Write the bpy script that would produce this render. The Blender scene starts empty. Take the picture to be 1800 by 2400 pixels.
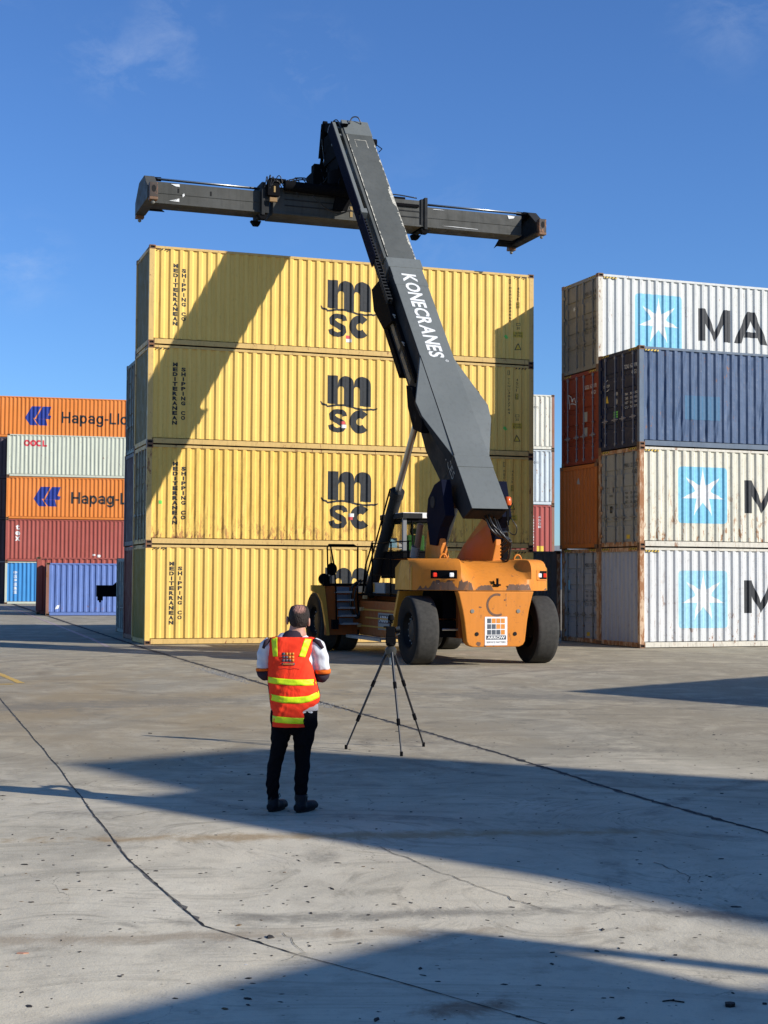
import bpy, bmesh, math, random
from math import sin, cos, pi, radians, sqrt
from mathutils import Vector, Matrix
random.seed(7)
scene = bpy.context.scene
col = scene.collection

# ------------------------------------------------------------------ camera, sky, sun
F_PX = 3391.0
PITCH, ROLL, CAM_H = 0.0449, 0.0060, 1.983
cam_d = bpy.data.cameras.new("camera")
cam = bpy.data.objects.new("camera", cam_d); col.objects.link(cam)
cam_d.sensor_fit = 'VERTICAL'; cam_d.sensor_height = 36.0; cam_d.lens = F_PX / 2400 * 36.0
cam_d.clip_end = 6000; cam_d.clip_start = 0.1
rt = Vector((1, 0, 0)); up = Vector((0, -sin(PITCH), cos(PITCH))); fw = Vector((0, cos(PITCH), sin(PITCH)))
r2 = rt * cos(ROLL) + up * sin(ROLL); u2 = up * cos(ROLL) - rt * sin(ROLL)
cam.matrix_world = Matrix(((r2.x, u2.x, -fw.x, 0), (r2.y, u2.y, -fw.y, 0), (r2.z, u2.z, -fw.z, CAM_H), (0, 0, 0, 1)))
scene.camera = cam
SUN_EL = radians(24.7); SUN_AZ = radians(-24.8)          # direction to the sun, from +X towards +Y
to_sun = Vector((cos(SUN_AZ) * cos(SUN_EL), sin(SUN_AZ) * cos(SUN_EL), sin(SUN_EL)))
world = bpy.data.worlds.new("World"); scene.world = world; world.use_nodes = True
wt = world.node_tree; wt.nodes.clear()
def wn(t, **k):
    n = wt.nodes.new(t)
    for a, b in k.items(): setattr(n, a, b)
    return n
sky = wn('ShaderNodeTexSky', sky_type='NISHITA', sun_disc=False, sun_elevation=SUN_EL, sun_rotation=pi / 2 - SUN_AZ,
         altitude=0, air_density=1.0, dust_density=0.1, ozone_density=3.0)
bg = wn('ShaderNodeBackground'); bg.inputs[1].default_value = 0.108
out = wn('ShaderNodeOutputWorld')
# a few thin wisps of high cloud mixed into the sky
tc = wn('ShaderNodeTexCoord'); mp = wn('ShaderNodeMapping'); mp.inputs['Scale'].default_value = (16, 10, 26); mp.inputs['Rotation'].default_value = (0.1, 0.75, 0.2)
nz = wn('ShaderNodeTexNoise'); nz.inputs['Scale'].default_value = 1.3; nz.inputs['Detail'].default_value = 9; nz.inputs['Roughness'].default_value = 0.66; nz.inputs['Distortion'].default_value = 0.35
wt.links.new(tc.outputs['Generated'], mp.inputs[0]); wt.links.new(mp.outputs[0], nz.inputs['Vector'])
rmp = wn('ShaderNodeMapRange'); wt.links.new(nz.outputs[0], rmp.inputs[0])
for i, v in enumerate((0.47, 0.72, 0.0, 1.0)): rmp.inputs[i + 1].default_value = v
prev = None
for (ux, uy, rad, amp) in ((350, 175, 0.050, 0.14), (415, 30, 0.045, 0.12), (215, 130, 0.035, 0.12), (735, 150, 0.050, 0.13), (720, 690, 0.05, 0.10), (60, 620, 0.045, 0.16), (1720, 20, 0.06, 0.12), (1010, 520, 0.07, 0.08), (-500, -400, 0.2, 0.3), (2600, 200, 0.2, 0.25)):
    d = (fw + r2 * ((ux - 900) / F_PX) - u2 * ((uy - 1200) / F_PX)).normalized()
    vm = wn('ShaderNodeVectorMath', operation='DISTANCE'); wt.links.new(tc.outputs['Generated'], vm.inputs[0]); vm.inputs[1].default_value = d
    q = wn('ShaderNodeMapRange', interpolation_type='SMOOTHSTEP'); wt.links.new(vm.outputs['Value'], q.inputs[0])
    for i, v in enumerate((0.0, rad, amp, 0.0)): q.inputs[i + 1].default_value = v
    if prev is None: prev = q.outputs[0]
    else:
        ad = wn('ShaderNodeMath', operation='ADD'); wt.links.new(prev, ad.inputs[0]); wt.links.new(q.outputs[0], ad.inputs[1]); prev = ad.outputs[0]
ml = wn('ShaderNodeMath', operation='MULTIPLY'); wt.links.new(prev, ml.inputs[0]); wt.links.new(rmp.outputs[0], ml.inputs[1])
mx = wn('ShaderNodeMix', data_type='RGBA'); mx.inputs[7].default_value = (6.0, 6.6, 7.4, 1)
tint = wn('ShaderNodeMix', data_type='RGBA', blend_type='MULTIPLY'); tint.inputs[0].default_value = 1.0; tint.inputs[7].default_value = (0.53, 0.79, 1.18, 1)
wt.links.new(sky.outputs[0], tint.inputs[6]); wt.links.new(tint.outputs[2], mx.inputs[6]); wt.links.new(ml.outputs[0], mx.inputs[0])
wt.links.new(mx.outputs[2], bg.inputs[0]); wt.links.new(bg.outputs[0], out.inputs[0])
sun_d = bpy.data.lights.new("sun", 'SUN'); sun_d.energy = 5.0; sun_d.angle = radians(0.53); sun_d.color = (1.0, 0.955, 0.885)
sun = bpy.data.objects.new("sun", sun_d); col.objects.link(sun); sun.location = (60, -30, 50)
sun.rotation_euler = (-to_sun).to_track_quat('-Z', 'Y').to_euler()
vs = scene.view_settings; vs.view_transform = 'Standard'; vs.look = 'None'; vs.gamma = 1.0; vs.use_curve_mapping = False; vs.exposure = 0.27
scene.cycles.max_bounces = 6; scene.cycles.use_denoising = True

# ------------------------------------------------------------------ materials
MATS = {}
def newmat(name):
    m = bpy.data.materials.new(name); m.use_nodes = True
    nt = m.node_tree; b = nt.nodes['Principled BSDF']
    return m, nt, b
def N(nt, t, **k):
    n = nt.nodes.new(t)
    for a, b in k.items(): setattr(n, a, b)
    return n
def mixc(nt, fac, a, b, blend='MIX'):
    n = N(nt, 'ShaderNodeMix', data_type='RGBA', blend_type=blend)
    for sock, v in ((n.inputs[0], fac), (n.inputs[6], a), (n.inputs[7], b)):
        if isinstance(v, bpy.types.NodeSocket): nt.links.new(v, sock)
        elif isinstance(v, (int, float)): sock.default_value = v
        else: sock.default_value = (*v, 1) if len(v) == 3 else v
    return n.outputs[2]
def noise(nt, vec, scale, detail=4, rough=0.55, dist=0.0):
    n = N(nt, 'ShaderNodeTexNoise'); n.inputs['Scale'].default_value = scale; n.inputs['Detail'].default_value = detail
    n.inputs['Roughness'].default_value = rough; n.inputs['Distortion'].default_value = dist
    if vec is not None: nt.links.new(vec, n.inputs['Vector'])
    return n.outputs[0]
def rng(nt, v, a, b, c=0.0, d=1.0):
    n = N(nt, 'ShaderNodeMapRange'); nt.links.new(v, n.inputs[0])
    for i, x in enumerate((a, b, c, d)): n.inputs[i + 1].default_value = x
    return n.outputs[0]
def mapping(nt, vec, sc, rot=(0, 0, 0)):
    n = N(nt, 'ShaderNodeMapping'); nt.links.new(vec, n.inputs[0]); n.inputs['Scale'].default_value = sc; n.inputs['Rotation'].default_value = rot
    return n.outputs[0]
def math_(nt, op, a, b=0.0):
    n = N(nt, 'ShaderNodeMath', operation=op)
    for i, v in enumerate((a, b)):
        if isinstance(v, bpy.types.NodeSocket): nt.links.new(v, n.inputs[i])
        else: n.inputs[i].default_value = v
    return n.outputs[0]
def paint(name, c, rough=0.5, dirt=0.35, rust=0.0, chip=0.0, fade=0.25, metal=0.0, streak=1.0, bump=0.08, rustc=(0.16, 0.06, 0.025), low=0.0):
    """weathered paint: fading, vertical dirt streaks, rust blooms and chips, all from world position"""
    if name in MATS: return MATS[name]
    m, nt, b = newmat(name); MATS[name] = m
    g = N(nt, 'ShaderNodeNewGeometry'); pos = g.outputs['Position']
    tcn = N(nt, 'ShaderNodeTexCoord'); obj = tcn.outputs['Object']
    base = mixc(nt, rng(nt, noise(nt, pos, 0.55, 3), 0.35, 0.7, 0, fade), c, tuple(min(1, x * 1.15 + 0.045) for x in c))
    st = noise(nt, mapping(nt, pos, (7.0, 7.0, 0.55)), 1.6, 5, 0.65)
    base = mixc(nt, rng(nt, st, 0.50, 0.78, 0, dirt * streak), base, tuple(x * 0.45 for x in c[:3]))
    base = mixc(nt, rng(nt, noise(nt, pos, 9.0, 5, 0.7), 0.55, 0.85, 0, dirt), base, (0.09, 0.075, 0.055))
    rmask = None
    if rust > 0:
        r1 = noise(nt, mapping(nt, pos, (3.0, 3.0, 1.1)), 2.4, 8, 0.72, 0.3)
        rr = rng(nt, r1, 0.66 - 0.22 * rust, 0.70 - 0.18 * rust)
        if low > 0:
            sep = N(nt, 'ShaderNodeSeparateXYZ'); nt.links.new(obj, sep.inputs[0])
            lowm = rng(nt, sep.outputs[2], 0.15, low, 1.0, 0.10)
            rr = math_(nt, 'MULTIPLY', rr, lowm)
        rust_c = mixc(nt, noise(nt, pos, 22, 4), rustc, (0.34, 0.16, 0.07))
        base = mixc(nt, rr, base, rust_c); rmask = rr
    if chip > 0:
        ch = noise(nt, pos, 14, 6, 0.75, 0.4)
        base = mixc(nt, rng(nt, ch, 0.72 - 0.12 * chip, 0.74 - 0.12 * chip), base, (0.5, 0.46, 0.38))
    nt.links.new(base, b.inputs['Base Color']); b.inputs['Metallic'].default_value = metal
    ro = rng(nt, noise(nt, pos, 4.0, 4), 0.3, 0.7, rough - 0.1, rough + 0.18)
    nt.links.new(ro, b.inputs['Roughness'])
    b.inputs['Specular IOR Level'].default_value = 0.2
    if bump > 0:
        bp = N(nt, 'ShaderNodeBump'); bp.inputs['Strength'].default_value = bump; bp.inputs['Distance'].default_value = 0.05
        nt.links.new(noise(nt, pos, 3.5, 5, 0.6), bp.inputs['Height']); nt.links.new(bp.outputs[0], b.inputs['Normal'])
    return m
def plain(name, c, rough=0.6, metal=0.0, emit=0.0, spec=0.4, vary=0.12):
    if name in MATS: return MATS[name]
    m, nt, b = newmat(name); MATS[name] = m
    g = N(nt, 'ShaderNodeNewGeometry')
    nt.links.new(mixc(nt, rng(nt, noise(nt, g.outputs['Position'], 12, 5), 0.3, 0.75, 0, 1), c, tuple(x * (1 - vary * 2) for x in c)), b.inputs['Base Color'])
    b.inputs['Roughness'].default_value = rough; b.inputs['Metallic'].default_value = metal; b.inputs['Specular IOR Level'].default_value = spec
    if emit: b.inputs['Emission Color'].default_value = (*c, 1); b.inputs['Emission Strength'].default_value = emit
    return m

Y_C = (0.76, 0.505, 0.13)
M_yel = paint('yellow paint', Y_C, dirt=0.22, rust=0.0, bump=0.05)
M_yel2 = paint('yellow paint weathered', (0.76, 0.49, 0.11), dirt=0.32, rust=0.66, low=0.95, bump=0.12, rustc=(0.26, 0.12, 0.045))
M_yelr = paint('yellow rail paint', (0.60, 0.40, 0.14), dirt=0.45, rust=0.28)
M_yelpost = paint('yellow post paint', (0.58, 0.38, 0.13), dirt=0.6, rust=0.45)
M_white = paint('pale grey container paint', (0.58, 0.58, 0.535), dirt=0.4, rust=0.14, bump=0.05)
M_white2 = paint('cream white container paint', (0.62, 0.59, 0.47), dirt=0.55, rust=0.54, low=2.2, rustc=(0.30, 0.13, 0.04))
M_white3 = paint('cool white container paint', (0.60, 0.60, 0.575), dirt=0.5, rust=0.34, low=2.4)
M_rustpost = paint('rusty post', (0.55, 0.38, 0.24), dirt=0.7, rust=0.95, rustc=(0.28, 0.12, 0.05))
M_wpost = paint('dirty white post', (0.60, 0.56, 0.46), dirt=0.7, rust=0.35)
M_navy = paint('faded navy paint', (0.072, 0.110, 0.185), dirt=0.4, rust=0.15, chip=0.35, bump=0.3)
M_navydk = paint('navy door paint', (0.012, 0.018, 0.045), dirt=0.1)
M_navyrail = paint('slate rail paint', (0.11, 0.145, 0.19), dirt=0.4, rust=0.2, chip=0.3)
M_red = paint('rust red door paint', (0.21, 0.035, 0.015), dirt=0.3, rust=0.1)
M_orange = paint('orange container paint', (0.66, 0.205, 0.04), dirt=0.35, rust=0.22, low=0.9)
M_orangedk = paint('dull orange paint', (0.45, 0.13, 0.025), dirt=0.35)
M_oocl = paint('pale green grey paint', (0.52, 0.54, 0.43), dirt=0.3, rust=0.1)
M_tex = paint('oxide red paint', (0.34, 0.085, 0.065), dirt=0.3, rust=0.25, bump=0.3)
M_cosco = paint('bright blue paint', (0.05, 0.24, 0.52), dirt=0.3, rust=0.15, low=0.8)
M_blue = paint('faded mid blue paint', (0.12, 0.19, 0.43), dirt=0.45, rust=0.3, low=0.7)
M_brown = paint('brown red paint', (0.19, 0.05, 0.035), dirt=0.3)
M_grey = paint('dark grey container paint', (0.14, 0.15, 0.155), dirt=0.5, rust=0.1)
M_greydoor = paint('grey green door paint', (0.20, 0.24, 0.22), dirt=0.5, rust=0.25)
M_dkgreen = paint('dark green grey paint', (0.12, 0.145, 0.13), dirt=0.5)
M_mauve = paint('dark mauve paint', (0.10, 0.075, 0.085), dirt=0.4)
M_maroon = paint('maroon paint', (0.16, 0.045, 0.035), dirt=0.4)
M_cream = paint('cream container paint', (0.62, 0.60, 0.50), dirt=0.45, rust=0.25)
M_pgrey = paint('pale blue grey paint', (0.50, 0.55, 0.56), dirt=0.5, rust=0.3)
M_redbg = paint('faded red container paint', (0.36, 0.085, 0.07), dirt=0.4, rust=0.2)
M_cast = paint('corner casting', (0.16, 0.09, 0.05), dirt=0.5, rust=0.7)
M_hole = plain('flat black for dark openings', (0.008, 0.008, 0.008), 0.9)
M_gap = plain('dark underside', (0.02, 0.018, 0.016), 0.9)
M_bar = paint('galvanised bar', (0.30, 0.29, 0.27), dirt=0.5, rust=0.25)
M_bardk = paint('painted bar', (0.20, 0.19, 0.16), dirt=0.5, rust=0.3)
M_black = plain('black lettering', (0.022, 0.025, 0.028), 0.6, vary=0.3)
M_letwhite = plain('white lettering', (0.78, 0.78, 0.74), 0.6)
M_letgrey = plain('faded lettering', (0.34, 0.33, 0.29), 0.7)
M_sky = plain('light blue paint', (0.20, 0.52, 0.68), 0.55)
M_sky2 = plain('faded light blue paint', (0.33, 0.60, 0.72), 0.6)
M_teal = plain('teal patch paint', (0.045, 0.135, 0.24), 0.6)
M_hapag = plain('deep blue logo paint', (0.012, 0.035, 0.25), 0.5)
M_oored = plain('red logo paint', (0.62, 0.03, 0.05), 0.5)
M_signy = plain('yellow sticker', (0.72, 0.48, 0.05), 0.5)
M_green = plain('green sticker', (0.15, 0.62, 0.10), 0.5)
M_stred = plain('red sticker', (0.70, 0.09, 0.09), 0.5)
M_boom = paint('boom grey paint', (0.128, 0.138, 0.130), rough=0.6, dirt=0.25, fade=0.35, bump=0.03)
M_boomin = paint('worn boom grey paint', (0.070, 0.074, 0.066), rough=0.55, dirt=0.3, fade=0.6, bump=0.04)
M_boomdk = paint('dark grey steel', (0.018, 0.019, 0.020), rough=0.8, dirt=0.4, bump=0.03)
M_spread = paint('spreader dark grey paint', (0.055, 0.055, 0.048), rough=0.6, dirt=0.5, fade=0.5, chip=0.12, bump=0.05)
M_blk = plain('black steel', (0.007, 0.007, 0.008), 0.9, spec=0.05)
M_blue_dk = plain('navy steel', (0.008, 0.010, 0.022), 0.9, spec=0.05)
M_wear = plain('bare worn edge', (0.66, 0.62, 0.50), 0.6, vary=0.4)
M_mo = paint('machine orange paint', (0.60, 0.195, 0.022), rough=0.42, dirt=0.2, rust=0.0, bump=0.02)
M_mow = paint('scraped machine orange paint', (0.60, 0.205, 0.024), rough=0.5, dirt=0.3, rust=0.22, chip=0.25, bump=0.04)
M_mod = paint('shade darkened machine orange paint', (0.32, 0.08, 0.012), rough=0.5, dirt=0.4)  # machine orange lowered for flanks lying in shade
M_moy = paint('machine ochre paint', (0.55, 0.27, 0.04), rough=0.5, dirt=0.4)
M_scrape = paint('scraped bare steel', (0.15, 0.085, 0.055), rough=0.7, dirt=0.7, rust=0.6, chip=0.6)
M_tyre = plain('tyre rubber', (0.055, 0.052, 0.046), 0.9, spec=0.25, vary=0.2)
M_tyreside = plain('tyre sidewall rubber', (0.012, 0.012, 0.012), 0.85, spec=0.15, vary=0.2)
M_rim = plain('black rim', (0.010, 0.010, 0.010), 0.6, spec=0.25)
M_chrome = plain('chromed rod', (0.50, 0.50, 0.47), 0.38, metal=1.0, vary=0.05)
M_step = paint('grey step plate', (0.16, 0.18, 0.22), rough=0.6, dirt=0.4)
M_glassm = None
def glass():
    m, nt, b = newmat('cab glass')
    b.inputs['Base Color'].default_value = (0.02, 0.03, 0.015, 1); b.inputs['Roughness'].default_value = 0.03
    b.inputs['Transmission Weight'].default_value = 0.0; b.inputs['Alpha'].default_value = 0.22
    b.inputs['Specular IOR Level'].default_value = 0.6
    return m
M_glass = glass()
M_rlamp = plain('red lamp lens', (0.75, 0.03, 0.01), 0.25, vary=0.1)
M_wlamp = plain('clear lamp lens', (0.8, 0.8, 0.78), 0.2, vary=0.1)
M_beacon = plain('amber beacon lens', (0.85, 0.14, 0.03), 0.25, vary=0.1)
M_panelw = plain('white panel', (0.80, 0.79, 0.76), 0.35, vary=0.05)
M_navysign = plain('navy sign paint', (0.035, 0.045, 0.075), 0.5)
M_orsign = plain('orange sign paint', (0.75, 0.27, 0.03), 0.5)
M_greysign = plain('slate sign paint', (0.085, 0.10, 0.12), 0.5)
M_hose = plain('rubber hose', (0.02, 0.02, 0.02), 0.35)
M_seat = plain('green seat cloth', (0.05, 0.20, 0.03), 0.8)

# ------------------------------------------------------------------ mesh helpers
class MB:
    def __init__(s): s.v = []; s.f = []
    def add(s, v, f):
        o = len(s.v); s.v += [tuple(p) for p in v]; s.f += [tuple(i + o for i in q) for q in f]; return s
    def box(s, a, b):
        x0, y0, z0 = a; x1, y1, z1 = b
        return s.add([(x0, y0, z0), (x1, y0, z0), (x1, y1, z0), (x0, y1, z0), (x0, y0, z1), (x1, y0, z1), (x1, y1, z1), (x0, y1, z1)],
                     [(0, 3, 2, 1), (4, 5, 6, 7), (0, 1, 5, 4), (1, 2, 6, 5), (2, 3, 7, 6), (3, 0, 4, 7)])
    def prism(s, pts, d0, d1, fn):
        """polygon pts (2D) extruded between d0 and d1; fn(p, d) -> 3D"""
        n = len(pts); v = [fn(p, d0) for p in pts] + [fn(p, d1) for p in pts]
        return s.add(v, [tuple(range(n))[::-1], tuple(range(n, 2 * n))] + [(i, (i + 1) % n, n + (i + 1) % n, n + i) for i in range(n)])
    def tube(s, pts, r, n=8, cap=True):
        pts = [Vector(p) for p in pts]; rs = r if isinstance(r, (list, tuple)) else [r] * len(pts)
        v = []; f = []; prev = None
        for i, p in enumerate(pts):
            d = (pts[min(i + 1, len(pts) - 1)] - pts[max(i - 1, 0)]).normalized()
            if prev is None:
                a = Vector((0, 0, 1)) if abs(d.z) < 0.9 else Vector((1, 0, 0)); e = d.cross(a).normalized()
            else: e = (prev - d * prev.dot(d)).normalized()
            prev = e; g = d.cross(e)
            for k in range(n):
                t = 2 * pi * k / n; v.append(p + (e * cos(t) + g * sin(t)) * rs[i])
        for i in range(len(pts) - 1):
            for k in range(n): f.append((i * n + k, i * n + (k + 1) % n, (i + 1) * n + (k + 1) % n, (i + 1) * n + k))
        if cap: f.append(tuple(range(n))[::-1]); f.append(tuple(range((len(pts) - 1) * n, len(pts) * n)))
        return s.add(v, f)
    def hose(s, pts, r, n=8, k=5):
        P_ = [Vector(p) for p in pts]; out_ = []
        for i in range(len(P_) - 1):
            p0, p1, p2, p3 = P_[max(i - 1, 0)], P_[i], P_[i + 1], P_[min(i + 2, len(P_) - 1)]
            for j in range(k):
                t = j / k; out_.append(0.5 * ((2 * p1) + (p2 - p0) * t + (2 * p0 - 5 * p1 + 4 * p2 - p3) * t * t + (3 * p1 - p0 - 3 * p2 + p3) * t ** 3))
        out_.append(P_[-1]); return s.tube(out_, r, n)
    def lathe(s, prof, n, fn, cap0=True, cap1=True):
        """prof list of (radius, axial); fn(ca, sa, r, ax)"""
        v = []; f = []
        for (r, ax) in prof:
            for k in range(n): t = 2 * pi * k / n; v.append(fn(r * cos(t), r * sin(t), ax))
        m = len(prof)
        for i in range(m - 1):
            for k in range(n): f.append((i * n + k, i * n + (k + 1) % n, (i + 1) * n + (k + 1) % n, (i + 1) * n + k))
        if cap0: f.append(tuple(range(n))[::-1])
        if cap1: f.append(tuple(range((m - 1) * n, m * n)))
        return s.add(v, f)
    def mesh(s, name, m=None, smooth=False, recalc=True):
        me = bpy.data.meshes.new(name); me.from_pydata(s.v, [], s.f)
        if recalc:
            bm = bmesh.new(); bm.from_mesh(me); bmesh.ops.recalc_face_normals(bm, faces=bm.faces); bm.to_mesh(me); bm.free()
        if m: me.materials.append(m)
        if smooth:
            for p in me.polygons: p.use_smooth = True
        me.update(); return me
def link(name, me, parent=None, label=None):
    o = bpy.data.objects.new(name, me); col.objects.link(o)
    if parent: o.parent = parent
    if label: o['label'] = label
    return o
def part(name, mb, m, parent, smooth=False, bevel=0, label=None, sharp=None):
    me = mb.mesh(name, m, smooth) if isinstance(mb, MB) else mb
    o = link(name, me, parent, label)
    if bevel:
        b = o.modifiers.new('bevel', 'BEVEL'); b.width = bevel; b.segments = 2; b.limit_method = 'ANGLE'; b.angle_limit = radians(35)
    if sharp:
        for p in me.polygons: p.use_smooth = True
        try: me.set_sharp_from_angle(angle=radians(sharp))
        except Exception: pass
    return o
def thing(name, label, cat, loc=(0, 0, 0), rz=0.0, group=None):
    o = bpy.data.objects.new(name, None); o.empty_display_size = 0.3; col.objects.link(o)
    o.location = loc; o.rotation_euler = (0, 0, rz); o['label'] = label; o['category'] = cat
    if group: o['group'] = group
    return o

# ------------------------------------------------------------------ text and flat marks
_txt = {}
def text_geo(body, bold=0.0, space=1.0):
    k = (body, bold, space)
    if k in _txt: return _txt[k]
    c = bpy.data.curves.new('lettering', 'FONT'); c.body = body; c.offset = bold; c.space_character = space; c.resolution_u = 3
    o = bpy.data.objects.new('lettering', c); col.objects.link(o)
    dg = bpy.context.evaluated_depsgraph_get(); dg.update()
    me = bpy.data.meshes.new_from_object(o.evaluated_get(dg))
    v = [(p.co.x, p.co.y) for p in me.vertices]; f = [tuple(p.vertices) for p in me.polygons]
    bpy.data.objects.remove(o); bpy.data.curves.remove(c); bpy.data.meshes.remove(me)
    x0 = min(p[0] for p in v); x1 = max(p[0] for p in v); y0 = min(p[1] for p in v); y1 = max(p[1] for p in v)
    v = [((x - x0) / (x1 - x0), (y - y0) / (y1 - y0)) for x, y in v]
    _txt[k] = (v, f, (x1 - x0) / (y1 - y0)); return _txt[k]
class Flat:
    """collects flat 2D shapes (u, z) that are then laid on a surface"""
    def __init__(s): s.v = []; s.f = []
    def text(s, body, u0, z0, u1=None, z1=None, h=None, bold=0.0, space=1.0):
        v, f, asp = text_geo(body, bold, space)
        if h is not None: z1 = z0 + h
        if u1 is None: u1 = u0 + (z1 - z0) * asp
        o = len(s.v); s.v += [(u0 + x * (u1 - u0), z0 + y * (z1 - z0)) for x, y in v]; s.f += [tuple(i + o for i in q) for q in f]; return s
    def poly(s, pts):
        o = len(s.v); s.v += list(pts); s.f.append(tuple(range(o, o + len(pts)))); return s
    def rect(s, u0, z0, u1, z1): return s.poly([(u0, z0), (u1, z0), (u1, z1), (u0, z1)])
    def strip(s, L, R):
        o = len(s.v); n = len(L); s.v += list(L) + list(R)
        for i in range(n - 1): s.f.append((o + i, o + i + 1, o + n + i + 1, o + n + i))
        return s
    def stroke(s, pts, w):
        ws = w if isinstance(w, (list, tuple)) else [w] * len(pts); L = []; R = []
        for i, p in enumerate(pts):
            a = pts[max(i - 1, 0)]; b = pts[min(i + 1, len(pts) - 1)]; dx, dy = b[0] - a[0], b[1] - a[1]; l = sqrt(dx * dx + dy * dy) or 1
            L.append((p[0] - dy / l * ws[i] / 2, p[1] + dx / l * ws[i] / 2)); R.append((p[0] + dy / l * ws[i] / 2, p[1] - dx / l * ws[i] / 2))
        return s.strip(L, R)
    def rrect(s, u0, z0, u1, z1, r, n=5):
        pts = []
        for cx, cz, a in ((u1 - r, z1 - r, 0), (u0 + r, z1 - r, 90), (u0 + r, z0 + r, 180), (u1 - r, z0 + r, 270)):
            for k in range(n + 1): t = radians(a + 90 * k / n); pts.append((cx + r * cos(t), cz + r * sin(t)))
        return s.poly(pts)
    def ring(s, cu, cz, r0, r1, a0=0, a1=360, n=24, sx=1.0):
        L = []; R = []
        for k in range(n + 1):
            t = radians(a0 + (a1 - a0) * k / n); L.append((cu + sx * r0 * cos(t), cz + r0 * sin(t))); R.append((cu + sx * r1 * cos(t), cz + r1 * sin(t)))
        return s.strip(L, R)
    def frame(s, u0, z0, u1, z1, t):
        return s.rect(u0, z0, u1, z0 + t).rect(u0, z1 - t, u1, z1).rect(u0, z0 + t, u0 + t, z1 - t).rect(u1 - t, z0 + t, u1, z1 - t)
    def mesh(s, name, m, fn, breaks=None, tri=True):
        bm = bmesh.new(); vs_ = [bm.verts.new((a, 0, b)) for a, b in s.v]
        for q in s.f:
            try: bm.faces.new([vs_[i] for i in q])
            except ValueError: pass
        bmesh.ops.triangulate(bm, faces=bm.faces[:])
        if breaks:
            lo = min(p[0] for p in s.v); hi = max(p[0] for p in s.v)
            for bk in breaks:
                if lo < bk < hi:
                    bmesh.ops.bisect_plane(bm, geom=bm.verts[:] + bm.edges[:] + bm.faces[:], dist=1e-5, plane_co=(bk, 0, 0), plane_no=(1, 0, 0))
        for v in bm.verts: v.co = Vector(fn(v.co.x, v.co.z))
        me = bpy.data.meshes.new(name); bm.to_mesh(me); bm.free(); me.materials.append(m); return me

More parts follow.
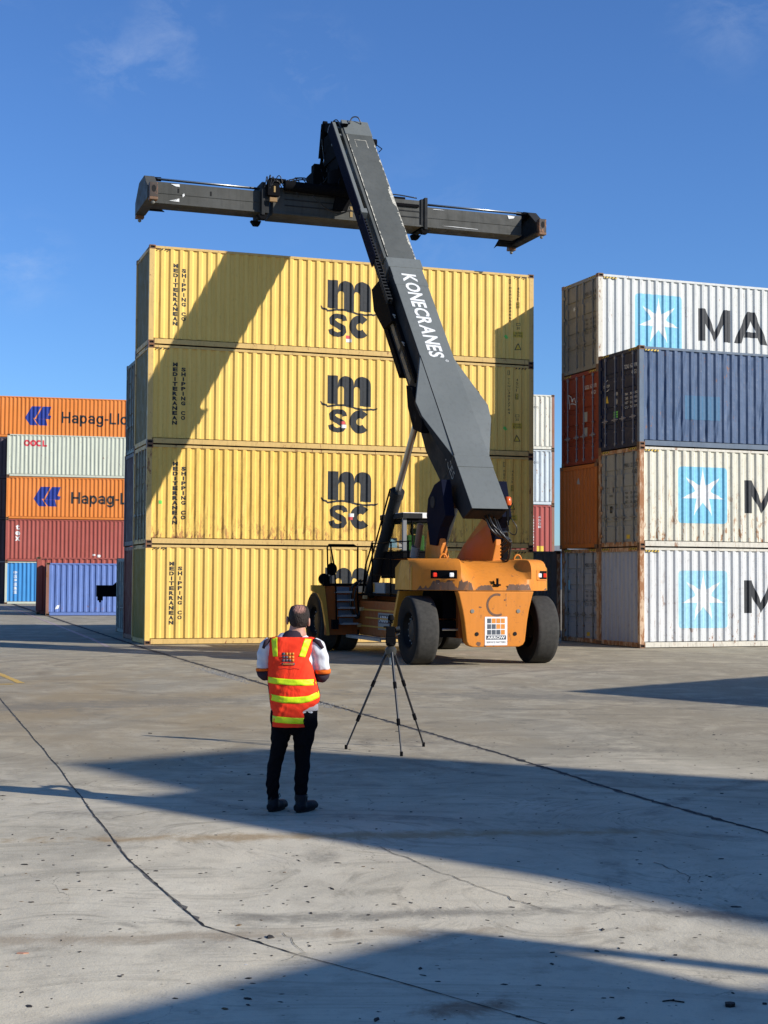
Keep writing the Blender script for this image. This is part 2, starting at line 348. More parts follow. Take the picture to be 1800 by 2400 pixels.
# ------------------------------------------------------------------ ground and marks
def ground_mat():
    m, nt, b = newmat('concrete'); g = N(nt, 'ShaderNodeNewGeometry'); pos = g.outputs['Position']
    sep = N(nt, 'ShaderNodeSeparateXYZ'); nt.links.new(pos, sep.inputs[0]); Y = sep.outputs[1]
    # slabs near the camera are cleaner and paler than the trafficked yard beyond
    wob = math_(nt, 'ADD', Y, math_(nt, 'MULTIPLY', rng(nt, noise(nt, pos, 0.25, 4, 0.6), 0.3, 0.7, -1, 1), 4.0))
    c = mixc(nt, rng(nt, wob, 8.0, 17.0), (0.74, 0.655, 0.48), (0.35, 0.305, 0.215))
    big = noise(nt, mapping(nt, pos, (0.33, 0.20, 1)), 1.0, 7, 0.68, 0.9)
    c = mixc(nt, rng(nt, big, 0.34, 0.68, 0.55, 0.0), c, (0.25, 0.22, 0.16))
    med = noise(nt, pos, 0.9, 8, 0.72, 0.8)
    c = mixc(nt, rng(nt, med, 0.46, 0.74, 0, 0.65), c, (0.70, 0.60, 0.42))
    mot = noise(nt, pos, 3.3, 7, 0.72, 0.4)
    c = mixc(nt, rng(nt, mot, 0.30, 0.52, 0.32, 0.0), c, (0.22, 0.185, 0.13))
    # trowel sweeps and rubber smears in swirling directions
    wv = noise(nt, pos, 0.16, 2, 0.5); rotv = N(nt, 'ShaderNodeVectorRotate', rotation_type='Z_AXIS'); nt.links.new(pos, rotv.inputs['Vector'])
    nt.links.new(rng(nt, wv, 0.35, 0.65, -0.7, 0.9), rotv.inputs['Angle'])
    st = noise(nt, mapping(nt, rotv.outputs[0], (0.55, 3.2, 1)), 1.1, 8, 0.7, 0.9)
    c = mixc(nt, rng(nt, st, 0.52, 0.74, 0, 0.60), c, (0.14, 0.12, 0.085))
    st2 = noise(nt, mapping(nt, rotv.outputs[0], (1.1, 13.0, 1), (0, 0, 0.35)), 1.6, 6, 0.65, 0.8)
    patch = rng(nt, noise(nt, pos, 0.45, 4, 0.6), 0.48, 0.62)
    c = mixc(nt, math_(nt, 'MULTIPLY', rng(nt, st2, 0.52, 0.68, 0, 0.5), patch), c, (0.10, 0.09, 0.075))
    c = mixc(nt, math_(nt, 'MULTIPLY', rng(nt, st2, 0.50, 0.36, 0, 0.35), patch), c, (0.50, 0.46, 0.38))
    # tyre scrub arcs: rings about a few turning centres, broken up
    brk = noise(nt, pos, 0.9, 5, 0.7)
    fine_ = noise(nt, pos, 18, 3, 0.7)
    for (cx, cy, r, w, s) in ((-6.0, 31.0, 3.4, 0.20, .7), (-6.0, 31.0, 4.4, 0.16, .6), (-5.2, 30.0, 5.6, 0.10, .6), (7.0, 27.0, 4.5, 0.16, .6), (7.0, 27.0, 5.4, 0.12, .5), (2.4, 31.5, 9.5, 0.22, .6), (-4.5, 10.0, 4.1, 0.14, .45), (3.5, 17.5, 3.2, 0.12, .5), (3.5, 17.5, 3.7, 0.12, .5), (-1.5, 3.0, 9.2, 0.16, .5), (-1.5, 3.0, 11.0, 0.13, .45), (5.5, 30.0, 13.4, 0.25, .55), (9, 9.0, 7.5, .13, .45)):
        vm = N(nt, 'ShaderNodeVectorMath', operation='DISTANCE'); nt.links.new(pos, vm.inputs[0]); vm.inputs[1].default_value = (cx, cy, 0)
        dd = math_(nt, 'ABSOLUTE', math_(nt, 'SUBTRACT', vm.outputs['Value'], r))
        k = math_(nt, 'MULTIPLY', rng(nt, dd, w * 0.4, w, s, 0.0), rng(nt, brk, 0.44, 0.60)); k = math_(nt, 'MULTIPLY', k, rng(nt, fine_, 0.35, 0.6, 0.35, 1.0))
        c = mixc(nt, k, c, (0.075, 0.070, 0.062))
    # clay dust tracked across the middle of the yard
    oc = noise(nt, mapping(nt, pos, (0.5, 0.22, 1)), 0.7, 6, 0.65, 0.5)
    band = math_(nt, 'MULTIPLY', rng(nt, Y, 12, 20), rng(nt, Y, 37, 28)); band = math_(nt, 'MULTIPLY', band, rng(nt, sep.outputs[0], 2.5, -1.5, 0.35, 1.0))
    c = mixc(nt, math_(nt, 'MULTIPLY', rng(nt, oc, 0.38, 0.60, 0, 0.62), band), c, (0.33, 0.235, 0.115))
    for (cx, cy, ang, ln, wd, colr) in ((-0.3, 11.2, 0.12, 2.4, 0.16, (0.34, 0.225, 0.10)), (-1.6, 8.0, 0.10, 2.6, 0.11, (0.34, 0.27, 0.18)), (0.35, 6.75, 0.3, 0.25, 0.12, (0.20, 0.11, 0.06)), (2.1, 8.6, -0.3, 0.9, 0.10, (0.17, 0.15, 0.12)), (0.1, 8.6, 0.15, 1.5, 0.12, (0.20, 0.18, 0.14)), (-5, 22, 0.5, 4, 0.8, (0.2, 0.175, 0.13)), (4, 24, -0.2, 5, 0.7, (0.2, 0.18, 0.14))):
        mpn = N(nt, 'ShaderNodeMapping', vector_type='TEXTURE'); nt.links.new(pos, mpn.inputs[0]); mpn.inputs['Location'].default_value = (cx, cy, 0); mpn.inputs['Rotation'].default_value = (0, 0, ang); mpn.inputs['Scale'].default_value = (ln, wd, 1)
        vl = N(nt, 'ShaderNodeVectorMath', operation='LENGTH'); nt.links.new(mpn.outputs[0], vl.inputs[0])
        dd = math_(nt, 'ADD', vl.outputs['Value'], math_(nt, 'MULTIPLY', rng(nt, mot, 0.3, 0.7, -1, 1), 0.8))
        c = mixc(nt, rng(nt, dd, 0.3, 1.3, 0.7, 0.0), c, colr)
    # aggregate, pits and specks
    sp = noise(nt, pos, 30, 5, 0.78); c = mixc(nt, rng(nt, sp, 0.58, 0.72, 0, 0.5), c, (0.14, 0.12, 0.09))
    sp2 = noise(nt, pos, 47, 4, 0.75); c = mixc(nt, rng(nt, sp2, 0.58, 0.74, 0, 0.55), c, (0.62, 0.58, 0.48))
    vo = N(nt, 'ShaderNodeTexVoronoi'); vo.inputs['Scale'].default_value = 8; nt.links.new(pos, vo.inputs['Vector'])
    c = mixc(nt, math_(nt, 'MULTIPLY', rng(nt, vo.outputs[0], 0.04, 0.08, 1, 0), 0.55), c, (0.06, 0.055, 0.05))
    # hairline crazing
    vc = N(nt, 'ShaderNodeTexVoronoi', feature='DISTANCE_TO_EDGE'); vc.inputs['Scale'].default_value = 0.55
    dv = N(nt, 'ShaderNodeVectorMath', operation='ADD'); nt.links.new(pos, dv.inputs[0]); nn = N(nt, 'ShaderNodeTexNoise'); nn.inputs['Scale'].default_value = 2.2; nn.inputs['Detail'].default_value = 6; nt.links.new(pos, nn.inputs['Vector'])
    sc_ = N(nt, 'ShaderNodeVectorMath', operation='SCALE'); nt.links.new(nn.outputs['Color'], sc_.inputs[0]); sc_.inputs['Scale'].default_value = 0.9; nt.links.new(sc_.outputs[0], dv.inputs[1]); nt.links.new(dv.outputs[0], vc.inputs['Vector'])
    cr = math_(nt, 'MULTIPLY', rng(nt, vc.outputs['Distance'], 0.0015, 0.004, 0.6, 0), rng(nt, noise(nt, pos, 0.6, 3), 0.52, 0.62))
    c = mixc(nt, cr, c, (0.08, 0.07, 0.06))
    nt.links.new(c, b.inputs['Base Color']); b.inputs['Specular IOR Level'].default_value = 0.2
    nt.links.new(rng(nt, big, 0.3, 0.7, 0.78, 0.95), b.inputs['Roughness'])
    bp = N(nt, 'ShaderNodeBump'); bp.inputs['Strength'].default_value = 0.6; bp.inputs['Distance'].default_value = 0.012
    hh = math_(nt, 'ADD', noise(nt, pos, 3.0, 7, 0.72), math_(nt, 'MULTIPLY', noise(nt, pos, 50, 4, 0.7), 0.4))
    nt.links.new(hh, bp.inputs['Height']); nt.links.new(bp.outputs[0], b.inputs['Normal'])
    return m
def struct(name, me): o = link(name, me); o['kind'] = 'structure'; return o
g = MB().add([(-1500, -400, 0), (1500, -400, 0), (1500, 2500, 0), (-1500, 2500, 0)], [(0, 1, 2, 3)])
struct('ground', g.mesh('ground', ground_mat()))
def wobble_strip(pts, w0, w1, z, jag=0.4, step=0.12, seed=1):
    rnd = random.Random(seed); L = []; R = []; seg = []
    for a, b in zip(pts[:-1], pts[1:]):
        a = Vector(a); b = Vector(b); n = max(2, int((b - a).length / step))
        for i in range(n): seg.append((a.lerp(b, i / n), (b - a).normalized()))
    seg.append((Vector(pts[-1]), seg[-1][1])); N_ = len(seg)
    for i, (p, d) in enumerate(seg):
        w = w0 + (w1 - w0) * i / N_; nrm = Vector((-d.y, d.x))
        a = w / 2 * (1 + jag * rnd.uniform(-1, 1.3)); c = w / 2 * (1 + jag * rnd.uniform(-1, 1.3))
        if rnd.random() < 0.035 and w1 < 0.1 and z < 0.0036: a *= rnd.uniform(1.5, 4); c *= rnd.uniform(1, 3)
        p = p + nrm * 0.006 * sin(i * 0.21) if z < 0.0036 else p
        L.append((p.x + nrm.x * a, p.y + nrm.y * a, z)); R.append((p.x - nrm.x * c, p.y - nrm.y * c, z))
    n = len(L); mb = MB(); mb.add(L + R, [(i, i + 1, n + i + 1, n + i) for i in range(n - 1)]); return mb
M_joint = plain('joint filler', (0.022, 0.020, 0.018), 0.9, vary=0.3)
M_jointe = plain('joint edge grime', (0.20, 0.18, 0.15), 0.9, vary=0.4)
J1 = [(-26, 101), (-17.15, 73.0), (-6.48, 39.5), (-2.86, 28.8), (-1.0, 23.04), (0.36, 19.2), (1.43, 16.1), (2.33, 13.2), (3.02, 11.43), (4.3, 8.2)]
J2 = [(-11.5, 39.2), (-6.12, 23.24), (-3.44, 15.32), (-1.77, 10.2), (-1.01, 8.3)]
J3 = [(-1.01, 8.3), (-0.43, 7.67), (0.01, 7.27), (0.72, 6.53), (2.6, 4.6)]
for pts, a, b, sd in ((J1, 0.13, 0.024, 3), (J2, 0.012, 0.006, 4), (J3, 0.008, 0.006, 5)):
    if sd != 5: struct('joint_edge', wobble_strip(pts, a * 1.5, b * 1.8, 0.002, 1.0, 0.07, sd + 20).mesh('joint_edge', M_jointe, recalc=False))
    struct('expansion_joint', wobble_strip(pts, a, b, 0.0035, 0.6, 0.06, sd).mesh('expansion_joint', M_joint, recalc=False))
M_crack = plain('crack line', (0.09, 0.085, 0.075), 0.9)
for pts, w, sd in (([(0.0, 10.7), (0.32, 10.0), (0.62, 9.4), (0.85, 8.95), (1.0, 8.7)], 0.008, 8), ([(-2.2, 11.9), (-1.9, 12.3), (-0.5, 12.55)], 0.006, 9), ([(-0.55, 8.15), (-0.42, 7.75), (-0.52, 7.5)], 0.004, 10), ([(1.9, 10.2), (2.05, 9.8), (2.0, 9.5)], 0.008, 11)):
    rr = random.Random(sd); pp = []
    for a, b in zip(pts[:-1], pts[1:]):
        for k in range(6): t = k / 6; pp.append((a[0] + (b[0] - a[0]) * t + rr.uniform(-.02, .02), a[1] + (b[1] - a[1]) * t + rr.uniform(-.03, .03)))
    struct('crack', wobble_strip(pp, w, w * 0.6, 0.004, 0.6, 0.03, sd).mesh('crack', M_crack, recalc=False))
M_yline = paint('yellow road paint', (0.62, 0.38, 0.06), dirt=0.8, chip=0.7)
M_wline = paint('worn pink white road paint', (0.42, 0.33, 0.30), dirt=0.8, chip=0.3)
struct('painted_line', wobble_strip([(-8.3, 30.4), (-7.65, 29.0), (-6.62, 26.6)], 0.13, 0.13, 0.004, 0.12, 0.1, 31).mesh('painted_line', M_yline, recalc=False))
struct('painted_line', wobble_strip([(-7.4, 26.15), (-6.7, 26.35)], 0.16, 0.16, 0.0045, 0.12, 0.1, 32).mesh('painted_line', M_yline, recalc=False))
struct('painted_line', wobble_strip([(-24.5, 93), (-19.6, 78.5), (-9.3, 45.9), (-7.6, 40.2)], 0.16, 0.12, 0.004, 0.3, 0.3, 33).mesh('painted_line', M_wline, recalc=False))

# loose bits
def chips(n, region, smin, smax, m, name, seed, dens=None):
    rnd = random.Random(seed); mb = MB()
    for _ in range(n):
        for _t in range(50):
            x = rnd.uniform(region[0], region[1]); y = rnd.uniform(region[2], region[3])
            if abs(x) < 0.29 * y + 0.3 and (dens is None or rnd.random() < dens(x, y)): break
        s = rnd.uniform(smin, smax) * (1.6 if rnd.random() < 0.1 else 1); a = rnd.uniform(0, pi); el = rnd.uniform(0.3, 0.8); k = rnd.randint(4, 6); h = s * rnd.uniform(0.06, 0.25)
        base = []; top = []
        for i in range(k):
            t = 2 * pi * i / k + rnd.uniform(-.3, .3); r = s * rnd.uniform(0.6, 1.1)
            px, py = r * cos(t), r * sin(t) * el; qx, qy = px * cos(a) - py * sin(a), px * sin(a) + py * cos(a)
            base.append((x + qx, y + qy, 0.001)); top.append((x + qx * 0.7, y + qy * 0.7, h * rnd.uniform(0.7, 1.2)))
        mb.add(base + top, [tuple(range(k, 2 * k))] + [(i, (i + 1) % k, k + (i + 1) % k, k + i) for i in range(k)])
    o = link(name, mb.mesh(name, m)); o['kind'] = 'stuff'; return o
dn = lambda x, y: min(1, (9.0 / y) ** 2.2)
o = chips(850, (-3.5, 4.5, 5.6, 20), 0.006, 0.024, plain('dark chips', (0.035, 0.03, 0.026), 0.9), 'bark_chips', 41, dn); o['label'] = 'dark bark and rubber chips littering the concrete'; o['category'] = 'debris'
o = chips(90, (-3.5, 4.5, 5.6, 16), 0.004, 0.011, plain('pale chips', (0.62, 0.60, 0.56), 0.8), 'pale_grit', 42, dn); o['label'] = 'pale grit sprinkled on the concrete'; o['category'] = 'grit'
o = chips(70, (-3.5, 4.5, 5.6, 24), 0.008, 0.02, plain('leaf litter', (0.15, 0.09, 0.04), 0.9), 'dry_leaves', 43, dn); o['label'] = 'small dry brown leaves scattered on the concrete'; o['category'] = 'leaves'
def rubble(cx, cy, lx, n, seed, label):
    rnd = random.Random(seed); mb = MB(); d = Vector((0.33, -0.945))
    for _ in range(n):
        t = rnd.gauss(0, lx); off = -abs(rnd.gauss(0.05, 0.16)); x = cx + d.x * t + d.y * -off * -1; y = cy + d.y * t + d.x * off * 0.6
        s = rnd.uniform(0.008, 0.026); z = s * 0.35
        mb.add([(x - s, y, 0), (x + s * rnd.uniform(.6, 1), y - s, 0), (x + s, y + s * .7, 0), (x - s * .5, y + s, 0), (x, y, z * 1.6)], [(0, 1, 4), (1, 2, 4), (2, 3, 4), (3, 0, 4)])
    o = link('broken_concrete', mb.mesh('broken_concrete', plain('crushed concrete', (0.40, 0.37, 0.31), 0.9, vary=0.3))); o['kind'] = 'stuff'; o['label'] = label; o['category'] = 'rubble'
rubble(-3.35, 29.2, 1.3, 330, 51, 'crumbled pale concrete along the wide joint left of the worker')
rubble(-1.05, 22.6, 0.5, 110, 52, 'pale crumbs of concrete at the joint right of the worker')
# small flat spalls: twig, orange scrap
mb = MB().tube([(1.32, 6.88, 0.004), (1.36, 6.89, 0.006), (1.42, 6.87, 0.003)], 0.0035, 5).tube([(1.36, 6.89, 0.005), (1.38, 6.91, 0.004)], 0.003, 5)
o = link('twig', mb.mesh('twig', plain('twig bark', (0.02, 0.016, 0.012), 0.9))); o['label'] = 'small dark twig on the shaded concrete at lower right'; o['category'] = 'twig'
mb = MB().prism([(-0.028, -0.02), (0.0, -0.03), (0.03, -0.012), (0.034, 0.018), (0.008, 0.03), (-0.022, 0.022)], 0, 0.022, lambda p, d: (1.62 + p[0] * .8, 6.82 + p[1] * .8, d * .7))
o = link('rubber_scrap', mb.mesh('rubber_scrap', plain('rubber scrap', (0.015, 0.014, 0.013), 0.8))); o['label'] = 'black lump of rubber on the shaded concrete near the lower right corner'; o['category'] = 'rubber scrap'
mb = MB().prism([(-0.05, -0.012), (0.01, -0.02), (0.055, 0.0), (0.02, 0.02), (-0.04, 0.016)], 0, 0.006, lambda p, d: (-1.88 + p[0] * .6, 7.68 + p[1] * .6, d))
o = link('orange_scrap', mb.mesh('orange_scrap', plain('orange scrap', (0.5, 0.26, 0.17), 0.8))); o['label'] = 'flat orange scrap on the sunlit concrete at lower left'; o['category'] = 'scrap'

# ------------------------------------------------------------------ containers
HC, STD, L40, L20, W = 2.896, 2.591, 12.192, 6.058, 2.438
PITCH_C = 0.2765; DEP = 0.044; OUT = 0.012
def corr(u, u0, u1, pitch=PITCH_C, dep=DEP, out=OUT):
    """depth of corrugated sheet behind the outer plane at u"""
    n = int((u1 - u0) / pitch); s0 = (u0 + u1 - n * pitch) / 2; t = u - s0
    if t < 0 or t > n * pitch: return out
    t = t % pitch; a, b = pitch * 0.30, pitch * 0.20
    if t < b: return out + dep * t / b
    if t < b + a: return out + dep
    if t < 2 * b + a: return out + dep * (1 - (t - b - a) / b)
    return out
def corr_breaks(u0, u1, pitch=PITCH_C):
    n = int((u1 - u0) / pitch); s0 = (u0 + u1 - n * pitch) / 2; a, b = pitch * 0.30, pitch * 0.20; r = []
    for i in range(n):
        s = s0 + i * pitch; r += [s, s + b, s + b + a, s + 2 * b + a]
    return r + [s0 + n * pitch]
_cache = {}
def cm(key, fn):
    if key not in _cache: _cache[key] = fn()
    return _cache[key]
def corr_sheet(u0, u1, z0, z1, fn, dents=None, seed=0, pitch=PITCH_C):
    us = [u0] + corr_breaks(u0, u1, pitch) + [u1]; rnd = random.Random(seed)
    nz_ = 9 if dents else 2; v = []; f = []; nu = len(us)
    for j in range(nz_):
        z = z0 + (z1 - z0) * j / (nz_ - 1)
        for i, u in enumerate(us):
            d = corr(u, u0, u1, pitch)
            if dents and 0 < j < nz_ - 1 and 1 < i < nu - 2: d += max(0, rnd.gauss(0, 1) - 0.5) * dents * (1.5 if j < 4 else 0.7)
            v.append(fn(u, d, z))
    for j in range(nz_ - 1):
        for i in range(nu - 1): f.append((j * nu + i, j * nu + i + 1, (j + 1) * nu + i + 1, (j + 1) * nu + i))
    return MB().add(v, f)
PO = 0.15      # corner post width
def casting_mesh():
    """corner fitting with real recessed oval openings on its two outer faces"""
    mb = MB(); a, b, c = 0.178, 0.162, 0.118
    mb.box((0, 0, 0), (a, b, c)); me = mb.mesh('corner_casting', M_cast)
    bm = bmesh.new(); bm.from_mesh(me); bm.faces.ensure_lookup_table()
    for n in (Vector((0, -1, 0)), Vector((-1, 0, 0))):
        f = [q for q in bm.faces if q.normal.dot(n) > 0.9 and q.calc_area() > 0.01][0]
        r = bmesh.ops.inset_region(bm, faces=[f], thickness=0.040, depth=0)
        f2 = [q for q in bm.faces if q.normal.dot(n) > 0.9 and q not in r['faces']]
        f2 = min(f2, key=lambda q: q.calc_area())
        e = bmesh.ops.extrude_discrete_faces(bm, faces=[f2])['faces'][0]
        bmesh.ops.translate(bm, verts=e.verts, vec=-n * 0.03); e.material_index = 1
        bmesh.ops.delete(bm, geom=[f2], context='FACES_ONLY') if f2.is_valid and f2 is not e else None
    bm.to_mesh(me); bm.free(); me.materials.append(M_hole); return me
CAST = casting_mesh()
def mk(name, key, build, m, parent, smooth=False, label=None):
    """mesh shared between alike parts (same geometry key and material)"""
    me = cm((name, key, m.name), lambda: build().mesh(name, m, smooth)); return link(name, me, parent, label)
def container(label, loc, yaw, L=L40, H=HC, mat=M_white, rail=None, post=None, end='panel', endmat=None, group=None, barmat=None, far=False, hazard=None, castmat=None, dents=None, cat='shipping container', name='shipping_container', endrail=None):
    t = thing(name, label, cat, loc, yaw, group); rail = rail or mat; post = post or rail; endmat = endmat or mat; barmat = barmat or M_bardk; endrail = endrail or endmat
    k = (L, H)
    # side panels
    fr = lambda u, d, z: (u, d, z)
    bk = lambda u, d, z: (u, W - d, z)
    mk('side_panel', (k, 'f', dents), lambda: corr_sheet(PO, L - PO, 0.185, H - 0.085, fr, dents, int(H * 100)), mat, t)
    mk('side_panel', (k, 'b'), lambda: corr_sheet(PO, L - PO, 0.185, H - 0.085, bk), mat, t)
    # rails: front and back, slightly in from the casting faces
    for y0, y1, s in ((0.004, 0.07, 0), (W - 0.07, W - 0.004, 1)):
        mk('bottom_rail', (k, s), lambda: MB().box((0.178, y0, 0.022), (L - 0.178, y1, 0.16)).box((0.178, y0 + 0.02 * (1 - s), 0.16), (L - 0.178, y1 - 0.02 * s, 0.166)), rail, t)
        mk('top_rail', (k, s), lambda: MB().box((0.178, y0, H - 0.092), (L - 0.178, y1, H - 0.024)), rail, t)
    # corner posts stand in front of end planes
    for xi, x0, x1 in ((0, 0.003, PO), (1, L - PO, L - 0.003)):
        for yi, y0, y1 in ((0, 0.003, 0.13), (1, W - 0.13, W - 0.003)):
            mk('corner_post', (k, xi, yi), lambda: MB().box((x0, y0, 0.118), (x1, y1, H - 0.118)), post if yi == 0 else endrail, t)
    for ix in (0, 1):
        for iy in (0, 1):
            for iz in (0, 1):
                o = link('corner_casting', cast_for(castmat), t)
                o.location = (L * ix, W * iy, H * iz); o.scale = (-1 if ix else 1, -1 if iy else 1, -1 if iz else 1)
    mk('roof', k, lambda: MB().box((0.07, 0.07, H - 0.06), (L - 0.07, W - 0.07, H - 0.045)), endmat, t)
    mk('floor', k, lambda: MB().box((0.07, 0.07, 0.05), (L - 0.07, W - 0.07, 0.12)), M_gap, t)
    # far end: corrugated panel
    ef = lambda u, d, z: (L - 0.02 - d, u, z)
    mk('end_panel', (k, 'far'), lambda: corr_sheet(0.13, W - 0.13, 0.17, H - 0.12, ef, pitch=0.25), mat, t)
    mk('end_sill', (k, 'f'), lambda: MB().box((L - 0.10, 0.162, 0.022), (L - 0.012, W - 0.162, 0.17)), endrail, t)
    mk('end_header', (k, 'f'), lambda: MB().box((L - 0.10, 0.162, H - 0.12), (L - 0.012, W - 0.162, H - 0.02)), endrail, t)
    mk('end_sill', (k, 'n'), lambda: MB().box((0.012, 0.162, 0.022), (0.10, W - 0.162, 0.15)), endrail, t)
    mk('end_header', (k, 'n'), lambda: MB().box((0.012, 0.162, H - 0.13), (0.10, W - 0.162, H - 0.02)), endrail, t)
    if end == 'panel':
        en = lambda u, d, z: (0.02 + d, u, z)
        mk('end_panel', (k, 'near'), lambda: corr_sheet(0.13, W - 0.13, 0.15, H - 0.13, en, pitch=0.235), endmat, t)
    else:
        for di, (y0, y1) in enumerate(((0.135, W / 2 - 0.012), (W / 2 + 0.012, W - 0.135))):
            def door():
                # leaf with shallow horizontal recesses
                zs = [(0.155, 0), (0.40, 0)]
                for q in (0.62, 1.12, 1.62, 2.12):
                    if q + 0.2 < H - 0.2: zs += [(q, 0), (q + 0.02, 1), (q + 0.15, 1), (q + 0.17, 0)]
                zs += [(H - 0.135, 0)]; v = []; f = []
                ys = [y0, y0 + 0.06, y0 + 0.085, y1 - 0.085, y1 - 0.06, y1]
                for z, d in zs:
                    for i, y in enumerate(ys): v.append((0.045 + (0.028 if d and 2 <= i <= 3 else 0), y, z))
                n = 6
                for j in range(len(zs) - 1):
                    for i in range(n - 1): f.append((j * n + i, j * n + i + 1, (j + 1) * n + i + 1, (j + 1) * n + i))
                mb = MB().add(v, f); mb.box((0.075, y0, 0.155), (0.10, y1, H - 0.135)); return mb
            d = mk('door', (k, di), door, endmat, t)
            if not far:
                for yb in (y0 + 0.26, y1 - 0.22) if di == 0 else (y0 + 0.22, y1 - 0.26):
                    mk('locking_bar', (k, round(yb, 3)), lambda: MB().tube([(0.018, yb, 0.09), (0.018, yb, H - 0.10)], 0.0185, 8).box((-0.004, yb - 0.035, 0.12), (0.045, yb + 0.035, 0.20)).box((-0.004, yb - 0.035, H - 0.21), (0.045, yb + 0.035, H - 0.13)).box((-0.002, yb - 0.03, 0.5), (0.045, yb + 0.03, 0.54)).box((-0.002, yb - 0.03, 1.25), (0.045, yb + 0.03, 1.29)).box((-0.002, yb - 0.03, 2.0), (0.045, yb + 0.03, 2.04)), barmat, d)
                    mk('door_handle', (k, round(yb, 3)), lambda: MB().box((-0.014, yb - 0.20, 0.86), (0.002, yb + 0.16, 0.89)).box((-0.006, yb - 0.05, 0.82), (0.042, yb + 0.05, 0.94)), barmat, d)
                ye = y0 if di == 0 else y1
                mk('hinge', (k, di), lambda: [mb_ for mb_ in [MB()] for z in (0.3, 1.0, 1.75, H - 0.45) if mb_.box((0.006, ye - 0.075, z), (0.044, ye + 0.075, z + 0.09))][0], endrail, d)
            else:
                for yb in (y0 + 0.26, y1 - 0.26):
                    mk('locking_bar', (k, 'far', round(yb, 3)), lambda: MB().box((-0.002, yb - 0.02, 0.1), (0.04, yb + 0.02, H - 0.1)), barmat, d)
    if hazard:
        marks = cm(('hz', L, H), lambda: _haz(L, H))
        for nm, me_k, me_y in marks:
            if hazard == 'yellow': link('hazard_plate', me_y, t)
            link('hazard_stripe', me_k, t)
    return t
_castm = {}
def cast_for(m):
    if m is None: return CAST
    if m.name not in _castm:
        c = CAST.copy(); c.materials[0] = m; _castm[m.name] = c
    return _castm[m.name]
def _haz(L, H):
    r = []
    for a, fn in ((0.20, lambda u, z: (u, -0.002 + 0.004, z)), (L - 0.66, lambda u, z: (u, 0.002, z))):
        z1 = H - 0.098; z0 = z1 - 0.05
        k = Flat(); y = Flat().rect(a, z0, a + 0.44, z1)
        for i in range(4): u = a + 0.02 + i * 0.105; k.poly([(u, z0), (u + 0.045, z0), (u + 0.085, z1), (u + 0.04, z1)])
        r.append(('side', k.mesh('hazard_stripe', M_black, lambda u, z: (u, 0.0025, z)), y.mesh('hazard_plate', M_signy, lambda u, z: (u, 0.006, z))))
    for a in (0.2, W - 0.62):
        z1 = H - 0.03; z0 = z1 - 0.055; k = Flat(); y = Flat().rect(a, z0, a + 0.42, z1)
        for i in range(4): u = a + 0.02 + i * 0.10; k.poly([(u, z0), (u + 0.045, z0), (u + 0.085, z1), (u + 0.04, z1)])
        r.append(('end', k.mesh('hazard_stripe', M_black, lambda u, z: (0.006, u, z)), y.mesh('hazard_plate', M_signy, lambda u, z: (0.009, u, z))))
    return r
def side_mark(t, name, fl, m, L=L40, lift=0.003, key=None, label=None):
    bks = corr_breaks(PO, L - PO)
    b = lambda: fl.mesh(name, m, lambda u, z: (u, corr(u, PO, L - PO) - lift, z), bks)
    me = cm((name, key, m.name, 'side'), b) if key else b()
    return link(name, me, t, label)
def end_mark(t, name, fl, m, x=0.040, key=None, corrug=False):
    """fl in (u, z), u read left to right by someone facing the near end"""
    if corrug:
        bks = [W - b for b in corr_breaks(0.13, W - 0.13, 0.235)]
        return link(name, fl.mesh(name, m, lambda u, z: (0.02 + corr(W - u, 0.13, W - 0.13, 0.235) - 0.003, W - u, z), bks), t)
    return link(name, fl.mesh(name, m, lambda u, z: (x, W - u, z)), t)

def stack_pos(o, yaw, a=0.0, b=0.0, z=0.0):
    return (o[0] + a * cos(yaw) - b * sin(yaw), o[1] + a * sin(yaw) + b * cos(yaw), z)
